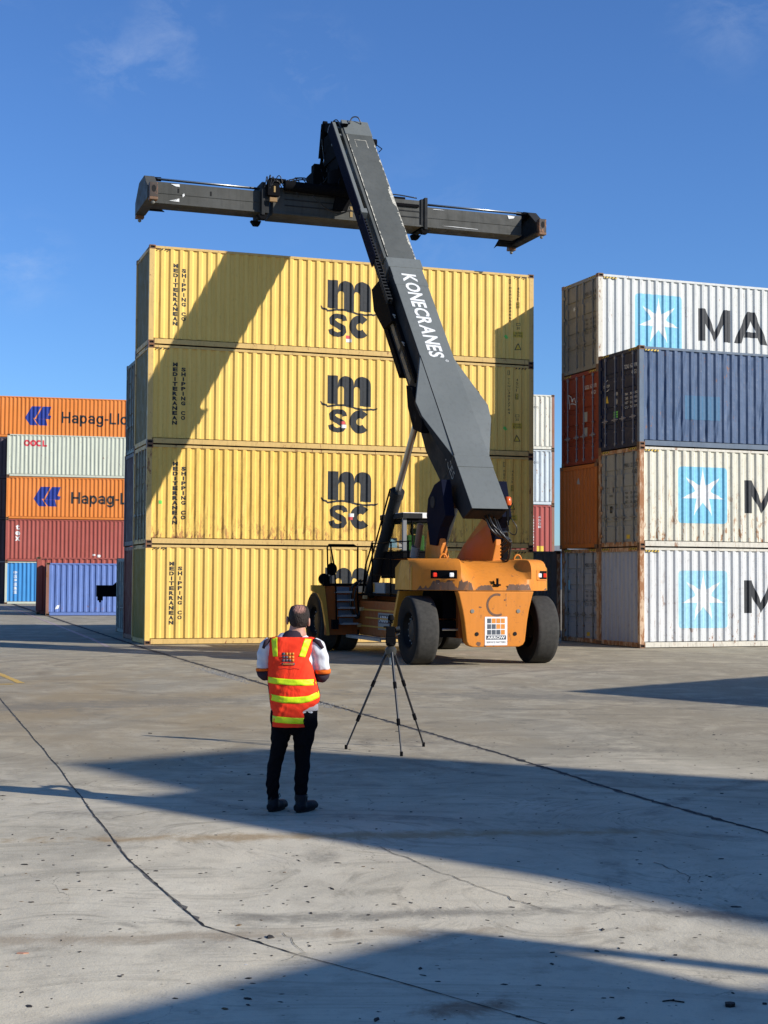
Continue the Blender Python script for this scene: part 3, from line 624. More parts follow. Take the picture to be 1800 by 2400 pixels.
# --- logo of the yellow boxes
def msc_logo(u0):
    """letters m / s c with a wave line between; u0 = left of the m, sizes in metres"""
    f = Flat(); P = lambda x, y: (u0 + (x - 192) * 0.0048, 2.255 - (y - 100) * 0.00462)
    base = 292
    # left stem with flag serif
    f.strip([P(192, 100), P(192, 200), P(192, base - 8)], [P(262, 100), P(262, 200), P(262, base - 2)])
    def arch(x0, x1, x2, x3, y_in, y_out):   # outer left, inner left, inner right, outer right
        A = []; B = []
        for k in range(13):
            t = pi - pi * k / 12
            A.append(P((x1 + x2) / 2 + (x2 - x1) / 2 * cos(t), y_in - (x2 - x1) / 2 * 1.15 * sin(t)))
            cx = (x0 + x3) / 2; B.append(P(cx + (x3 - x0) / 2 * cos(t), y_out - (y_out - 100) * sin(t) ** 0.8 if sin(t) > 0 else y_out))
        return A, B
    for x0, x1, x2, x3 in ((262.5, 263, 300, 366), (366.5, 367, 405, 478)):
        A, B = arch(x0, x1, x2, x3, 190, 165)
        f.strip(B, A)
        f.poly([P(x2, 190), P(x3, 165), P(x3, base + 6), P(x2, base + 2)])
    # wave line
    pts = [(150, 272), (160, 290), (185, 297)]
    for k in range(17):
        x = 192 + k * 18; pts.append((x, 300 + 10 * sin((x - 192) / 286 * 2 * pi * 1.0 + 2.6) + (x - 192) * 0.028))
    pts += [(500, 314), (522, 306)]
    pts = [p for i, p in enumerate(pts) if i < 1 or p[0] > pts[i - 1][0]]
    f.stroke([P(*p) for p in pts], [0.03] + [0.058] * (len(pts) - 2) + [0.03])
    # s and c
    c = Flat(); cx, cy = 407, 398
    c.ring(P(cx, cy)[0], P(cx, cy)[1], 0.112, 0.355, 42, 318, 26, 0.93)
    s = []
    ctr = P(262, 395)
    path = [(0.215, 0.15), (0.20, 0.225), (0.12, 0.275), (0.0, 0.29), (-0.12, 0.265), (-0.185, 0.19), (-0.17, 0.10), (-0.06, 0.035), (0.06, -0.015), (0.165, -0.075), (0.19, -0.16), (0.13, -0.235), (0.0, -0.27), (-0.12, -0.255), (-0.195, -0.20), (-0.225, -0.11)]
    c.stroke([(ctr[0] + x, ctr[1] - 0.015 + y * 1.02) for x, y in path], [0.17, 0.16, 0.15, 0.145, 0.16, 0.18, 0.19, 0.19, 0.19, 0.19, 0.18, 0.16, 0.145, 0.15, 0.16, 0.17])
    return f, c
S0 = (-6.8383, 41.5615); YAW0 = 0.3276
zz = [0, HC, 2 * HC, 3 * HC, 4 * HC]
yl = {3: 'topmost yellow container of the tall stack, with the boom shadow crossing from its top rail',
      2: 'yellow container second from the top of the tall stack, boom shadow over its left end',
      1: 'streaky rust stained yellow container with barred door end, third from the top of the stack',
      0: 'clean yellow container standing on the ground at the bottom of the tall stack'}
MED = 'MEDITERRANEAN'; SHP = 'SHIPPING CO'
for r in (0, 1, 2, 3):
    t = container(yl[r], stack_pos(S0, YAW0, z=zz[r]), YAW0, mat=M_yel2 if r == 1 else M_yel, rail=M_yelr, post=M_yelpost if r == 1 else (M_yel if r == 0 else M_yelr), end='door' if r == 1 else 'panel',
                  endmat=paint('shade darkened yellow end paint', (0.17, 0.15, 0.08), dirt=0.4) if r else paint('shade darkened olive end paint', (0.24, 0.19, 0.05), dirt=0.4), endrail=M_yelpost, group='yellow containers of the tall stack', hazard=None if r == 1 else 'black', dents=(0.0025, 0.008, None, 0.0035)[r])  # yellow end paint darkened to carry the shade on the left ends
    du = {0: -0.01, 1: 0.06, 2: 0.02, 3: 0.0}[r]
    f = Flat()
    for i, ch in enumerate(MED):
        w = 0.045 if ch == 'I' else 0.145; f.text(ch, 0.775 - w / 2 + du, 2.272 - i * 0.1415, 0.775 + w / 2 + du, 2.272 - i * 0.1415 + 0.118, bold=0.06)
    for i, ch in enumerate(SHP):
        if ch == ' ': continue
        w = 0.042 if ch == 'I' else 0.135; f.text(ch, 1.02 - w / 2 + du, 2.137 - i * 0.1415, 1.02 + w / 2 + du, 2.137 - i * 0.1415 + 0.116, bold=0.055)
    side_mark(t, 'lettering', f, M_black)
    a, b = msc_logo(5.39 + du)
    side_mark(t, 'logo', a, M_black, lift=0.003); side_mark(t, 'logo', b, M_black, lift=0.004)
    # stickers by the logo
    px = {3: (5.98, 0.50, 0.40), 2: (5.84, 0.78, 0.68), 1: (6.10, 0.80, 0.90), 0: (6.1, 0.5, 0.4)}[r]
    side_mark(t, 'sticker', Flat().rect(px[0], px[1], px[0] + 0.13, px[1] + 0.095), M_stred, lift=0.006)
    side_mark(t, 'sticker', Flat().rect(px[0] + 0.01, px[2] - 0.01, px[0] + 0.18, px[2] + 0.095), M_letwhite, lift=0.0065)
    # right-hand data marks
    f = Flat(); sc = {3: 'MSMU5884660', 2: 'TCNU3812764', 1: 'MEDU8171530', 0: 'MSCU4402718'}[r]; ux = {3: 11.39, 2: 11.36, 1: 11.2, 0: 11.3}[r]
    for i, ch in enumerate(sc): f.text(ch, ux - (0.01 if ch in '1I' else 0.032), 2.38 - i * 0.105, ux + (0.012 if ch in '1I' else 0.032), 2.38 - i * 0.105 + 0.075)
    for i, ch in enumerate('45G1'): f.text(ch, ux + 0.25, 2.38 - i * 0.11, ux + 0.25 + (0.02 if ch == '1' else 0.06), 2.38 - i * 0.11 + 0.08)
    f.frame(ux - 0.04, 2.56, ux + 0.02, 2.70, 0.012)
    f.frame(ux + 0.22, 1.24, ux + 0.34, 1.32, 0.012).text('30', ux + 0.235, 1.12, ux + 0.325, 1.20)
    side_mark(t, 'lettering', f, M_black, key=('dat', r))
    side_mark(t, 'sticker', Flat().rect(ux + 0.22, 1.80, ux + 0.31, 1.98), M_signy, lift=0.005, key=('yb', r))
    side_mark(t, 'lettering', Flat().frame(ux + 0.22, 1.80, ux + 0.31, 1.98, 0.01).text('HC', ux + 0.235, 1.89, ux + 0.295, 1.95).text("9'6", ux + 0.235, 1.82, ux + 0.295, 1.87), M_black, lift=0.007, key=('yb2', r))
    side_mark(t, 'warning_sign', Flat().rect(ux + 0.1, 0.87, ux + 0.45, 1.05), M_signy, lift=0.005, key=('ws', r))
    side_mark(t, 'lettering', Flat().text('CAUTION', ux + 0.17, 0.975, ux + 0.38, 1.03, bold=0.01).text("9'6\" HIGH", ux + 0.13, 0.895, ux + 0.42, 0.955, bold=0.01), M_black, lift=0.007, key=('wst', r))
    dz = 0.75 if r == 1 else 0
    side_mark(t, 'warning_sign', Flat().poly([(ux + 0.16, 0.47 + dz), (ux + 0.38, 0.47 + dz), (ux + 0.27, 0.69 + dz)]), M_black, lift=0.005, key=('tri', r))
    side_mark(t, 'warning_sign', Flat().poly([(ux + 0.195, 0.49 + dz), (ux + 0.345, 0.49 + dz), (ux + 0.27, 0.64 + dz)]), M_signy, lift=0.007, key=('tri2', r))
    if r >= 2: side_mark(t, 'sticker', Flat().poly([(ux - 0.22, 0.86), (ux - 0.14, 0.80), (ux - 0.05, 0.83), (ux - 0.10, 0.92), (ux - 0.18, 0.93)]), M_green, lift=0.006)
    if r == 1: side_mark(t, 'sticker', Flat().rect(0.36, 1.16, 0.46, 1.26), M_green, lift=0.006)
    me_ts = t
# --- second and third columns behind the yellow ones
def col_at(o, yaw, a, n, z=0): return stack_pos(o, yaw, a, n * (W + 0.02), z)
container("dark green grey container with barred door end, topmost behind the yellow stack's left end", col_at(S0, YAW0, 0.12, 1, 2 * HC), YAW0, mat=M_dkgreen, end='door', group='containers behind the yellow stack')
container('dark mauve container with ribbed end, between the green door end and the maroon end', col_at(S0, YAW0, 0.10, 1, HC), YAW0, mat=M_mauve, group='containers behind the yellow stack')
container('short maroon container with ribbed end on the ground behind the yellow stack', col_at(S0, YAW0, 0.12, 1, 0), YAW0, L=L20, mat=M_maroon, group='containers behind the yellow stack')
container('dark grey ribbed container in shade between the yellow stack and the right hand stack', col_at(S0, YAW0, 8.27, 1, 0), YAW0, L=L20, mat=M_grey, rail=M_grey, post=M_rustpost, group='containers behind the yellow stack')
container('grey green container with barred door end, leftmost of those behind the yellow stack', (-8.68, 49.0, 0), YAW0, H=STD, mat=M_greydoor, end='door', barmat=M_bar, group='containers behind the yellow stack')

# --- right hand stack
S1 = (7.3067, 41.3023); YAW1 = 0.3509
S2 = (6.48, 43.66)
def star7(cu, cz, R, ri=0.34):
    f = Flat(); pts = []
    for k in range(14):
        t = pi / 2 + pi * k / 7; r = R if k % 2 == 0 else R * ri; pts.append((cu + r * cos(t), cz + r * sin(t)))
    for k in range(0, 14, 2): f.poly([(cu, cz), pts[k - 1], pts[k], pts[(k + 1) % 14]])
    return f
def maersk(t, z0, z1, u0=1.29, u1=2.93, mz0=1.0, mz1=1.97, blue=M_sky, dm=0.0):
    side_mark(t, 'logo_square', Flat().rrect(u0, z0, u1, z1, 0.13), blue, lift=0.003)
    side_mark(t, 'logo_star', star7((u0 + u1) / 2, (z0 + z1) / 2 + 0.06, 0.74), M_letwhite, lift=0.006)
    f = Flat(); x = 3.55 + dm
    for ch, w in (('M', 1.16), ('A', 1.28), ('E', 0.92), ('R', 1.05), ('S', 1.02), ('K', 1.1)):
        if ch == 'M':
            hgt = mz1 - mz0; s = 0.25
            f.rect(x, mz0, x + s, mz1).rect(x + w - s, mz0, x + w, mz1)
            f.poly([(x + s, mz1), (x + w / 2, mz0 + 0.30), (x + w / 2, mz0), (x + s, mz1 - 0.46)]); f.poly([(x + w - s, mz1), (x + w - s, mz1 - 0.46), (x + w / 2, mz0), (x + w / 2, mz0 + 0.30)])
        elif ch == 'A':
            m = x + w / 2
            f.poly([(x, mz0), (x + 0.27, mz0), (m, mz1 - 0.28), (m, mz1), (m - 0.14, mz1)]); f.poly([(x + w, mz0), (m + 0.14, mz1), (m, mz1), (m, mz1 - 0.28), (x + w - 0.27, mz0)])
            f.poly([(m - 0.255, mz0 + 0.20), (m + 0.255, mz0 + 0.20), (m + 0.18, mz0 + 0.38), (m - 0.18, mz0 + 0.38)])
        else: f.text(ch, x, mz0, x + w, mz1, bold=0.045)
        x += w + 0.11
    side_mark(t, 'lettering', f, M_black, lift=0.003)
def door_data(t, code, num, m=M_black, u=1.62, zt=2.32, extra=True, x=0.038):
    for fl in (Flat().text(code, u - 0.12, zt, u + 0.16, zt + 0.12), Flat().text(num, u + 0.24, zt, u + 0.66, zt + 0.12), Flat().text('45G1', u + 0.30, zt - 0.2, u + 0.58, zt - 0.08)): end_mark(t, 'lettering', fl, m, x)
    if extra:
        f = Flat()
        for i, (a, b) in enumerate((('MAX', '30 480 KG'), ('TARE', '3 880 KG'), ('NET', '26 600 KG'), ('CU', '76.4 CU M'))):
            f.text(a, u - 0.08, zt - 0.78 - i * 0.13, u + 0.10, zt - 0.71 - i * 0.13).text(b, u + 0.22, zt - 0.78 - i * 0.13, u + 0.62, zt - 0.71 - i * 0.13)
        end_mark(t, 'lettering', f, m, x)
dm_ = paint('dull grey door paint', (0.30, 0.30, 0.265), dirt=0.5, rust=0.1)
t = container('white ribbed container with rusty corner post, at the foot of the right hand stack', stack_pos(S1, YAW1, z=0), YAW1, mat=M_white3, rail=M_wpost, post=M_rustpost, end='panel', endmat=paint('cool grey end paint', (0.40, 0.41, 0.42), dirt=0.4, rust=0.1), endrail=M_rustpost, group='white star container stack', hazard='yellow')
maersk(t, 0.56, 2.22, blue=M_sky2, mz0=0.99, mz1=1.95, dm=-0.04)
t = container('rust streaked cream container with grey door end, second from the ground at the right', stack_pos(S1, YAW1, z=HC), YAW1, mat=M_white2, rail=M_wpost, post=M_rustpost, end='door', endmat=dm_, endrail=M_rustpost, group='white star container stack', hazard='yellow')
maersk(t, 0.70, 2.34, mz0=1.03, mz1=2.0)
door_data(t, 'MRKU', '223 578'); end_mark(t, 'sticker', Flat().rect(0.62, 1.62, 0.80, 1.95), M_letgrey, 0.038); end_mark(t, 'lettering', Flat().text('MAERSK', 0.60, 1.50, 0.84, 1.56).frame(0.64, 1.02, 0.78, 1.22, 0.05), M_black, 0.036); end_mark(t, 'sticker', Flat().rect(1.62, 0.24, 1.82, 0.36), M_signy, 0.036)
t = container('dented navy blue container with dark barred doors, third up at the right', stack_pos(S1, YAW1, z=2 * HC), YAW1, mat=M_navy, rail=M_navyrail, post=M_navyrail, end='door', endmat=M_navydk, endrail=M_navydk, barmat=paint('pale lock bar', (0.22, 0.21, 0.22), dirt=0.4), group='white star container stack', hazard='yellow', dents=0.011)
side_mark(t, 'paint_patch', Flat().rect(1.50, 0.82, 2.73, 1.52), M_teal, lift=0.003)
door_data(t, 'TCNU', '620198', M_letwhite)
f = Flat().text('CMA CGM', 0.24, 1.90, 0.62, 1.98); f.stroke([(0.36, 2.05), (0.45, 2.10), (0.52, 2.12)], [0.01, 0.02, 0.01]); f.stroke([(0.42, 1.78), (0.52, 1.80), (0.60, 1.84)], [0.01, 0.02, 0.01])
end_mark(t, 'logo', f, M_letwhite, 0.038)
end_mark(t, 'sticker', Flat().rect(0.88, 0.94, 1.12, 0.99).rect(0.88, 1.01, 1.12, 1.06).rect(0.88, 1.08, 1.12, 1.13), M_green, 0.037); end_mark(t, 'sticker', Flat().ring(1.02, 1.42, 0, 0.09, n=16).rrect(0.90, 1.60, 1.12, 1.70, 0.04), M_letgrey, 0.037)
end_mark(t, 'warning_sign', Flat().poly([(0.36, 1.44), (0.56, 1.42), (0.47, 1.66)]), M_signy, 0.037); end_mark(t, 'sticker', Flat().rect(0.26, 0.70, 0.40, 0.98), paint('brown label', (0.12, 0.08, 0.05)), 0.037)
f = Flat(); 
# column behind
ztop = 2 * HC + STD
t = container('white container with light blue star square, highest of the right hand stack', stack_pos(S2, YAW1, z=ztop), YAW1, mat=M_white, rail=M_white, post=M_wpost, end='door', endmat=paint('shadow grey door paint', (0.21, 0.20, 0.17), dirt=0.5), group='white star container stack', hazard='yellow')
maersk(t, 0.60, 2.37, mz0=1.04, mz1=2.06)
side_mark(t, 'sticker', Flat().rrect(0.36, 1.42, 0.48, 1.54, 0.03), M_letwhite, lift=0.006)
door_data(t, 'MSKU', '812 90', M_black); end_mark(t, 'logo_star', star7(0.80, 2.05, 0.10), M_letwhite, 0.036)
t = container('rust red container with bow logo on its doors, under the highest white one', stack_pos(S2, YAW1, 0.0, 0, HC + STD), YAW1, mat=M_red, end='door', barmat=paint('pale lock bar', (0.22, 0.21, 0.22)), group='white star container stack', hazard='yellow')
door_data(t, 'SUDU', '638170', M_letwhite, extra=False)
f = Flat(); f.stroke([(0.40, 2.28), (0.44, 2.10), (0.50, 1.92), (0.48, 1.82)], 0.025); f.stroke([(0.40, 2.28), (0.58, 2.20), (0.68, 2.08)], 0.025); f.stroke([(0.68, 2.10), (0.82, 2.14), (0.88, 2.0), (0.98, 1.90)], 0.025); f.stroke([(0.55, 1.98), (0.72, 1.97), (0.98, 1.90)], 0.025); f.poly([(0.60, 2.16), (0.74, 2.10), (0.70, 2.02), (0.62, 2.04)])
end_mark(t, 'logo', f, M_letwhite, 0.036); end_mark(t, 'sticker', Flat().rect(1.38, 1.32, 1.66, 1.62).rect(1.38, 0.86, 1.66, 1.14), M_letgrey, 0.037)
container('dull orange container with ribbed end and small sail mark, below the rust red one', stack_pos(S2, YAW1, -0.06, 0, HC), YAW1, H=STD, mat=M_orangedk, group='white star container stack')
end_mark([o for o in col.objects if o.get('label', '').startswith('dull orange container')][0], 'logo', Flat().poly([(1.05, 2.0), (1.22, 2.0), (1.19, 2.20)]), M_letgrey, corrug=True)
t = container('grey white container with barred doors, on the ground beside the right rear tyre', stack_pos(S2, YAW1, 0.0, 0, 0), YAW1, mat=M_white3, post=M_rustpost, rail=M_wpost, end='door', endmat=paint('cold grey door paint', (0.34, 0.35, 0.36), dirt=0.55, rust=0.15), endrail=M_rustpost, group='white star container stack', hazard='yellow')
door_data(t, 'MRKU', '921 428'); end_mark(t, 'sticker', Flat().rect(0.34, 1.62, 0.52, 1.92), M_sky2, 0.037); end_mark(t, 'lettering', Flat().text('MAERSK', 0.31, 1.52, 0.56, 1.58).rect(0.30, 0.86, 0.44, 1.04), M_black, 0.036); end_mark(t, 'sticker', Flat().rect(1.62, 0.22, 1.82, 0.34), M_signy, 0.036)

# --- far stack seen between
YB = 0.30
B1 = (8.92 - L40 * cos(YB), 75.6 - L40 * sin(YB))
for r, (mm, lb) in enumerate(((M_grey, 'dark container at the foot of the distant stack, hidden behind the yellow stack'), (M_redbg, 'faded red distant container with white lettering, seen past the yellow stack'), (M_pgrey, 'pale blue grey distant container above the faded red one'), (M_cream, 'cream distant container, topmost in the gap right of the yellow stack'))):
    t = container(lb, stack_pos(B1, YB, z=r * HC), YB, mat=mm, rail=mm, post=paint('brown rusty post', (0.26, 0.13, 0.09), dirt=0.6, rust=0.6), far=True, group='distant stack in the gap')
    if r == 1:
        f = Flat()
        for i, ch in enumerate('TGHU8021946'): f.text(ch, 10.95, 2.2 - i * 0.15, 11.05, 2.2 - i * 0.15 + 0.11, bold=0.03)
        for i, ch in enumerate('45G1'): f.text(ch, 11.30, 2.2 - i * 0.17, 11.42, 2.2 - i * 0.17 + 0.12, bold=0.03)
        side_mark(t, 'lettering', f, M_letwhite); side_mark(t, 'sticker', Flat().rect(11.2, 0.3, 11.6, 0.75), M_signy)
    if r >= 2:
        side_mark(t, 'lettering', Flat().text('XINU', 10.6, 2.35, 10.95, 2.47), M_black); side_mark(t, 'lettering', Flat().text('453 7015', 10.6, 2.15, 11.3, 2.27), M_black); side_mark(t, 'lettering', Flat().text('45G1', 10.6, 1.95, 10.95, 2.07), M_black)
for r in range(5):
    container(('cream distant container, thin pale sliver beside the top of the yellow stack' if r == 4 else 'brown distant container, level %s of the rear column behind the cream one' % ('one', 'two', 'three', 'four')[r]), stack_pos(B1, YB, -1.25, W + 0.1, r * HC), YB, mat=M_cream if r == 4 else M_brown, far=True, group='distant rear column')

# --- left background stack
S3 = (-25.6628, 98.1422); YAW3 = 0.2299
def fat_glyph(f, ch, x, z, w, h, t):
    """heavy grotesque letters drawn from straight and curved strokes of thickness t"""
    c = z + 0.30; R_ = 0.30
    def ring_(cx, cz, rx, rz, a0, a1, n=18): f.strip([(cx + (rx - t) * cos(radians(a0 + (a1 - a0) * k / n)), cz + (rz - t) * sin(radians(a0 + (a1 - a0) * k / n))) for k in range(n + 1)], [(cx + rx * cos(radians(a0 + (a1 - a0) * k / n)), cz + rz * sin(radians(a0 + (a1 - a0) * k / n))) for k in range(n + 1)])
    if ch == 'H': f.rect(x, z, x + t, z + h).rect(x + w - t, z, x + w, z + h).rect(x + t, z + h / 2 - t / 2, x + w - t, z + h / 2 + t / 2)
    elif ch == 'L': f.rect(x, z, x + t, z + h).rect(x + t, z, x + w, z + t)
    elif ch == 'l': f.rect(x, z, x + t, z + h)
    elif ch == '-': f.rect(x, z, x + w, z + h)
    elif ch == 'o': ring_(x + w / 2, z + h / 2, w / 2, h / 2, 0, 360, 28)
    elif ch in 'pgd':
        cz = (z + h - 0.30) if ch != 'd' else z + 0.30; sx = x if ch == 'p' else x + w - t
        ring_(x + w / 2, cz, w / 2 - 0.005, 0.30, 0, 360, 28)
        if ch == 'p': f.rect(x - 0.004, z, x + t * .9, z + h)
        elif ch == 'd': f.rect(x + w - t * .9, z, x + w, z + h)
        else:
            f.rect(x + w - t * .9, z + 0.16, x + w, z + h); ring_(x + w / 2, z + 0.20, w / 2, 0.20, 180 + 15, 360, 14)
    elif ch == 'a':
        ring_(x + w * .46, z + 0.19, w * .46, 0.19, 20, 340, 22); f.rect(x + w - t * .95, z + 0.0, x + w, z + h - 0.2); ring_(x + w / 2, z + h - 0.22, w / 2, 0.22, 0, 165, 14)
    elif ch == 'y': f.poly([(x, z + h), (x + t * 1.15, z + h), (x + w * .58, z + 0.2), (x + w * .42, z + 0.2)]); f.poly([(x + w, z + h), (x + w - t * 1.15, z + h), (x + w * .10, z), (x + w * .36, z)])
def hapag(t, u0):
    f = Flat(); z0, z1 = 0.88, 2.21; zm = 1.36; h = z1 - z0
    # angular double arrow mark
    P = lambda x, y: (u0 + (x - 310) / 250 * 1.80, z1 - (y - 955) / 178 * h)
    for q in ([(310, 1065), (375, 955), (464, 955), (405, 1065)], [(310, 1065), (385, 1065), (432, 1133), (362, 1133)], [(418, 1066), (478, 955), (560, 955), (530, 1035), (508, 1072), (418, 1072)],
              [(530, 1036), (560, 1042), (550, 1072), (509, 1072)], [(400, 1073), (508, 1073), (505, 1090), (524, 1133), (446, 1133)]): f.poly([P(*z) for z in q])
    side_mark(t, 'logo', f, M_hapag, lift=0.003)
    f = Flat(); x = u0 + 2.5
    for ch, w, z0_, z1_ in (('H', .62, 1.09, 1.89), ('a', .47, 1.08, 1.68), ('p', .50, .88, 1.68), ('a', .47, 1.08, 1.68), ('g', .50, .87, 1.68), ('-', .26, 1.34, 1.46), ('L', .46, 1.09, 1.89), ('l', .12, 1.09, 1.89), ('o', .52, 1.08, 1.68), ('y', .48, .87, 1.67), ('d', .50, 1.08, 1.89)):
        fat_glyph(f, ch, x, z0_, w, z1_ - z0_, 0.135); x += w + 0.085
    side_mark(t, 'lettering', f, M_black, lift=0.003)
rows = [(M_cosco, 'bright blue container with white characters, at the foot of the far left stack'), (M_tex, 'oxide red container with white letters tex, second up in the far left stack'),
        (M_orange, 'orange container with blue arrow logo between the pale green one and the red one'), (M_oocl, 'pale green grey container with red lettering in the far left stack')]
for r, (mm, lb) in enumerate(rows):
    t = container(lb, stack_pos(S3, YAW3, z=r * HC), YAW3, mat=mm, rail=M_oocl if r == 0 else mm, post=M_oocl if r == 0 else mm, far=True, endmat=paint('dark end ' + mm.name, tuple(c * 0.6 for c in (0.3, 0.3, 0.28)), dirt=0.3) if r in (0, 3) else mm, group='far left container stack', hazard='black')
    if r == 2: hapag(t, 1.80)
    if r == 3: side_mark(t, 'lettering', Flat().ring(1.30, 2.29, 0.10, 0.22, 0, 360, 24, .95).ring(1.72, 2.29, 0.10, 0.22, 0, 360, 24, .95).ring(1.72, 2.29, 0.0, 0.035, 0, 360, 8).ring(2.10, 2.29, 0.10, 0.22, 45, 315, 20, .9).rect(2.33, 2.07, 2.44, 2.50).rect(2.44, 2.07, 2.64, 2.18), M_oored)
    if r == 1: side_mark(t, 'lettering', Flat().text('t', 0.66, 2.16, 0.92, 2.50, bold=0.03).text('e', 0.63, 1.78, 0.95, 2.06, bold=0.03).text('x', 0.62, 1.40, 0.95, 1.70, bold=0.03), M_letwhite); side_mark(t, 'sticker', Flat().rrect(5.8, 0.42, 6.0, 0.54, 0.05).rrect(6.1, 0.32, 6.35, 0.50, 0.05), M_letwhite)
    if r == 0:
        f = Flat()
        for i, ch in enumerate('中远海运集运'): f.text(ch, 0.55, 2.02 - i * 0.265, 0.80, 2.02 - i * 0.265 + 0.23, bold=0.02)
        side_mark(t, 'lettering', f, M_letwhite)
for r in range(5):
    t = container('orange container with blue arrow logo, highest of all in the far left stack' if r == 4 else 'dark container, level %s of the rear column of the far left stack' % ('one', 'two', 'three', 'four')[r], stack_pos(S3, YAW3, -0.85, W + 0.08, r * HC), YAW3, mat=M_orange if r == 4 else M_mauve, far=True, group='far left rear column')
    if r == 4: hapag(t, 1.95)
# --- loose boxes in front of the far left stack
SB = (-16.45, 70.6); YAWB = 0.25
t = container('faded mid blue container with rusty post in front of the far left stack', stack_pos(SB, YAWB), YAWB, L=L20, H=STD, mat=M_blue, rail=M_blue, post=paint('brown rusty post', (0.26, 0.13, 0.09)), endmat=M_navydk, far=True, group='loose containers on the left', dents=0.006)
side_mark(t, 'sticker', Flat().poly([(0.42, 0.30), (0.62, 0.36), (0.66, 0.52), (0.54, 0.50), (0.48, 0.42)]), M_letwhite, L=L20)
container('brown red container directly behind the loose blue one, a little taller', stack_pos(SB, YAWB, -0.40, W + 0.15), YAWB, L=L20, H=HC, mat=M_tex, endmat=M_brown, endrail=M_brown, far=True, group='loose containers on the left', hazard='black')

# --- black side loader arm poking out behind the grey door container
t = thing('side_loader', 'black steel lifting arm poking out behind the grey door end container', 'lifting arm', (-9.78, 53.2, 0), 0.33, None)
part('mast', MB().box((0.9, 0.0, 0), (1.2, 0.35, 2.2)).box((0.6, -0.2, 0), (1.6, 0.6, 0.12)), M_blk, t, bevel=0.01)
part('arm', MB().box((-0.72, 0.02, 1.20), (0.95, 0.34, 1.62)).prism([(-0.12, 1.62), (0.9, 1.62), (0.9, 2.1), (0.28, 2.0)], 0.06, 0.30, lambda p, d: (p[0], d, p[1])), M_blk, t, bevel=0.01)
part('twistlock', MB().box((-0.68, 0.10, 1.06), (-0.50, 0.26, 1.20)).box((-0.63, 0.14, 0.99), (-0.56, 0.22, 1.06)), M_blk, t)

# ------------------------------------------------------------------ things outside the frame that throw the yard shadows
def sunback(gx, gy, h): k = h / math.tan(SUN_EL); return (gx + k * cos(SUN_AZ), gy + k * sin(SUN_AZ))
# wedge shadow: unseen two high block added to cast it
p = sunback(3.16, 25.5, 2 * HC); a = radians(-47)
for j in range(3):
    for r in range(2):
        b = j * (W + 0.03); loc = (p[0] - b * sin(a) , p[1] + b * cos(a), r * HC)
        container('%s container, %s row of the unseen block added at right to cast shadow' % (('lower', 'upper')[r], ('first', 'second', 'third')[j]), loc, a, mat=(M_brown, M_oocl, M_navy)[j], far=True, group='unseen containers added to cast shadow')
# middle soft shadow: thrown by unseen tall towers put in for it
H5 = 5 * HC; p = sunback(-3.4, 15.35, H5); a = radians(-52)
for j in range(2):
    for r in range(5 - j):
        b = j * (W + 0.05); loc = (p[0] - b * sin(a), p[1] + b * cos(a), r * HC)
        container('container %s of the %s tower, unseen, added at right to cast shadow' % (('at the foot', 'second up', 'third up', 'fourth up', 'on top')[r], ('front', 'rear')[j]), loc, a, mat=(M_tex, M_grey, M_cream)[(j + r) % 3], far=True, group='unseen towers added to cast shadow')
p = sunback(-2.5, 12.85, 3 * HC); a = radians(-42)  # unseen stack added to shape the lower edge of the middle shadow
for r in range(3):
    container('%s container of the unseen three high stack added to cast shadow, nearest the worker' % ('bottom', 'middle', 'top')[r], (p[0], p[1], r * HC), a, mat=(M_grey, M_orange, M_cosco)[r], far=True, group='unseen three high stack added to cast shadow')
# bottom shadow: unseen open shed, shaped to throw it
t = thing('unseen_open_shed', 'unseen steel roofed open shed behind the camera, shaped to throw the bottom shadow', 'shed', (0, 0, 0)); Hs = 6.0
p = Vector(sunback(0.33, 8.26, Hs)); d1 = Vector((cos(radians(225)), sin(radians(225)))); d2 = Vector((cos(radians(-41.5)), sin(radians(-41.5))))
def shed_pt(a, b, z): q = p + d1 * a + d2 * b; return (q.x, q.y, z)
def shed_box(a0, a1, b0, b1, z0, z1): return MB().add([shed_pt(a0, b0, z0), shed_pt(a1, b0, z0), shed_pt(a1, b1, z0), shed_pt(a0, b1, z0), shed_pt(a0, b0, z1), shed_pt(a1, b0, z1), shed_pt(a1, b1, z1), shed_pt(a0, b1, z1)], [(0, 3, 2, 1), (4, 5, 6, 7), (0, 1, 5, 4), (1, 2, 6, 5), (2, 3, 7, 6), (3, 0, 4, 7)])
part('roof', shed_box(0, 13, 0, 9, Hs - 0.12, Hs), M_pgrey, t)
part('wall', shed_box(-0.22, 13, 1.64, 1.76, 0, Hs - 0.12), M_pgrey, t)
part('post', shed_box(0.0, 0.13, 0.0, 0.13, 0, Hs - 0.12), M_boomdk, t)  # post of the unseen shed added to throw shadow
part('post', shed_box(6.0, 6.13, 0.0, 0.13, 0, Hs - 0.12), M_boomdk, t)  # post of the unseen shed added to throw shadow

# ------------------------------------------------------------------ far background
hm, nt, b = newmat('far hill'); b.inputs['Base Color'].default_value = (0.09, 0.115, 0.14, 1); b.inputs['Roughness'].default_value = 1
hv = []; n = 60
for i in range(n + 1):
    x = -500 + 1000 * i / n; h = 16 + 4 * sin(i * 0.35) + 2.5 * sin(i * 0.9 + 1); hv += [(x, 640, 0), (x, 640 + 80, h), (x, 900, h * 0.4)]
hf = []
for i in range(n): hf += [(3 * i, 3 * i + 3, 3 * i + 4, 3 * i + 1), (3 * i + 1, 3 * i + 4, 3 * i + 5, 3 * i + 2)]
struct('hills', MB().add(hv, hf).mesh('hills', hm))
t = thing('warehouse', 'low blue warehouse far away in the gap between the stacks', 'warehouse', (30.3, 250, 0))
part('wall', MB().box((-14, 0, 0), (14, 20, 6.6)), paint('distant blue wall', (0.05, 0.12, 0.22)), t)
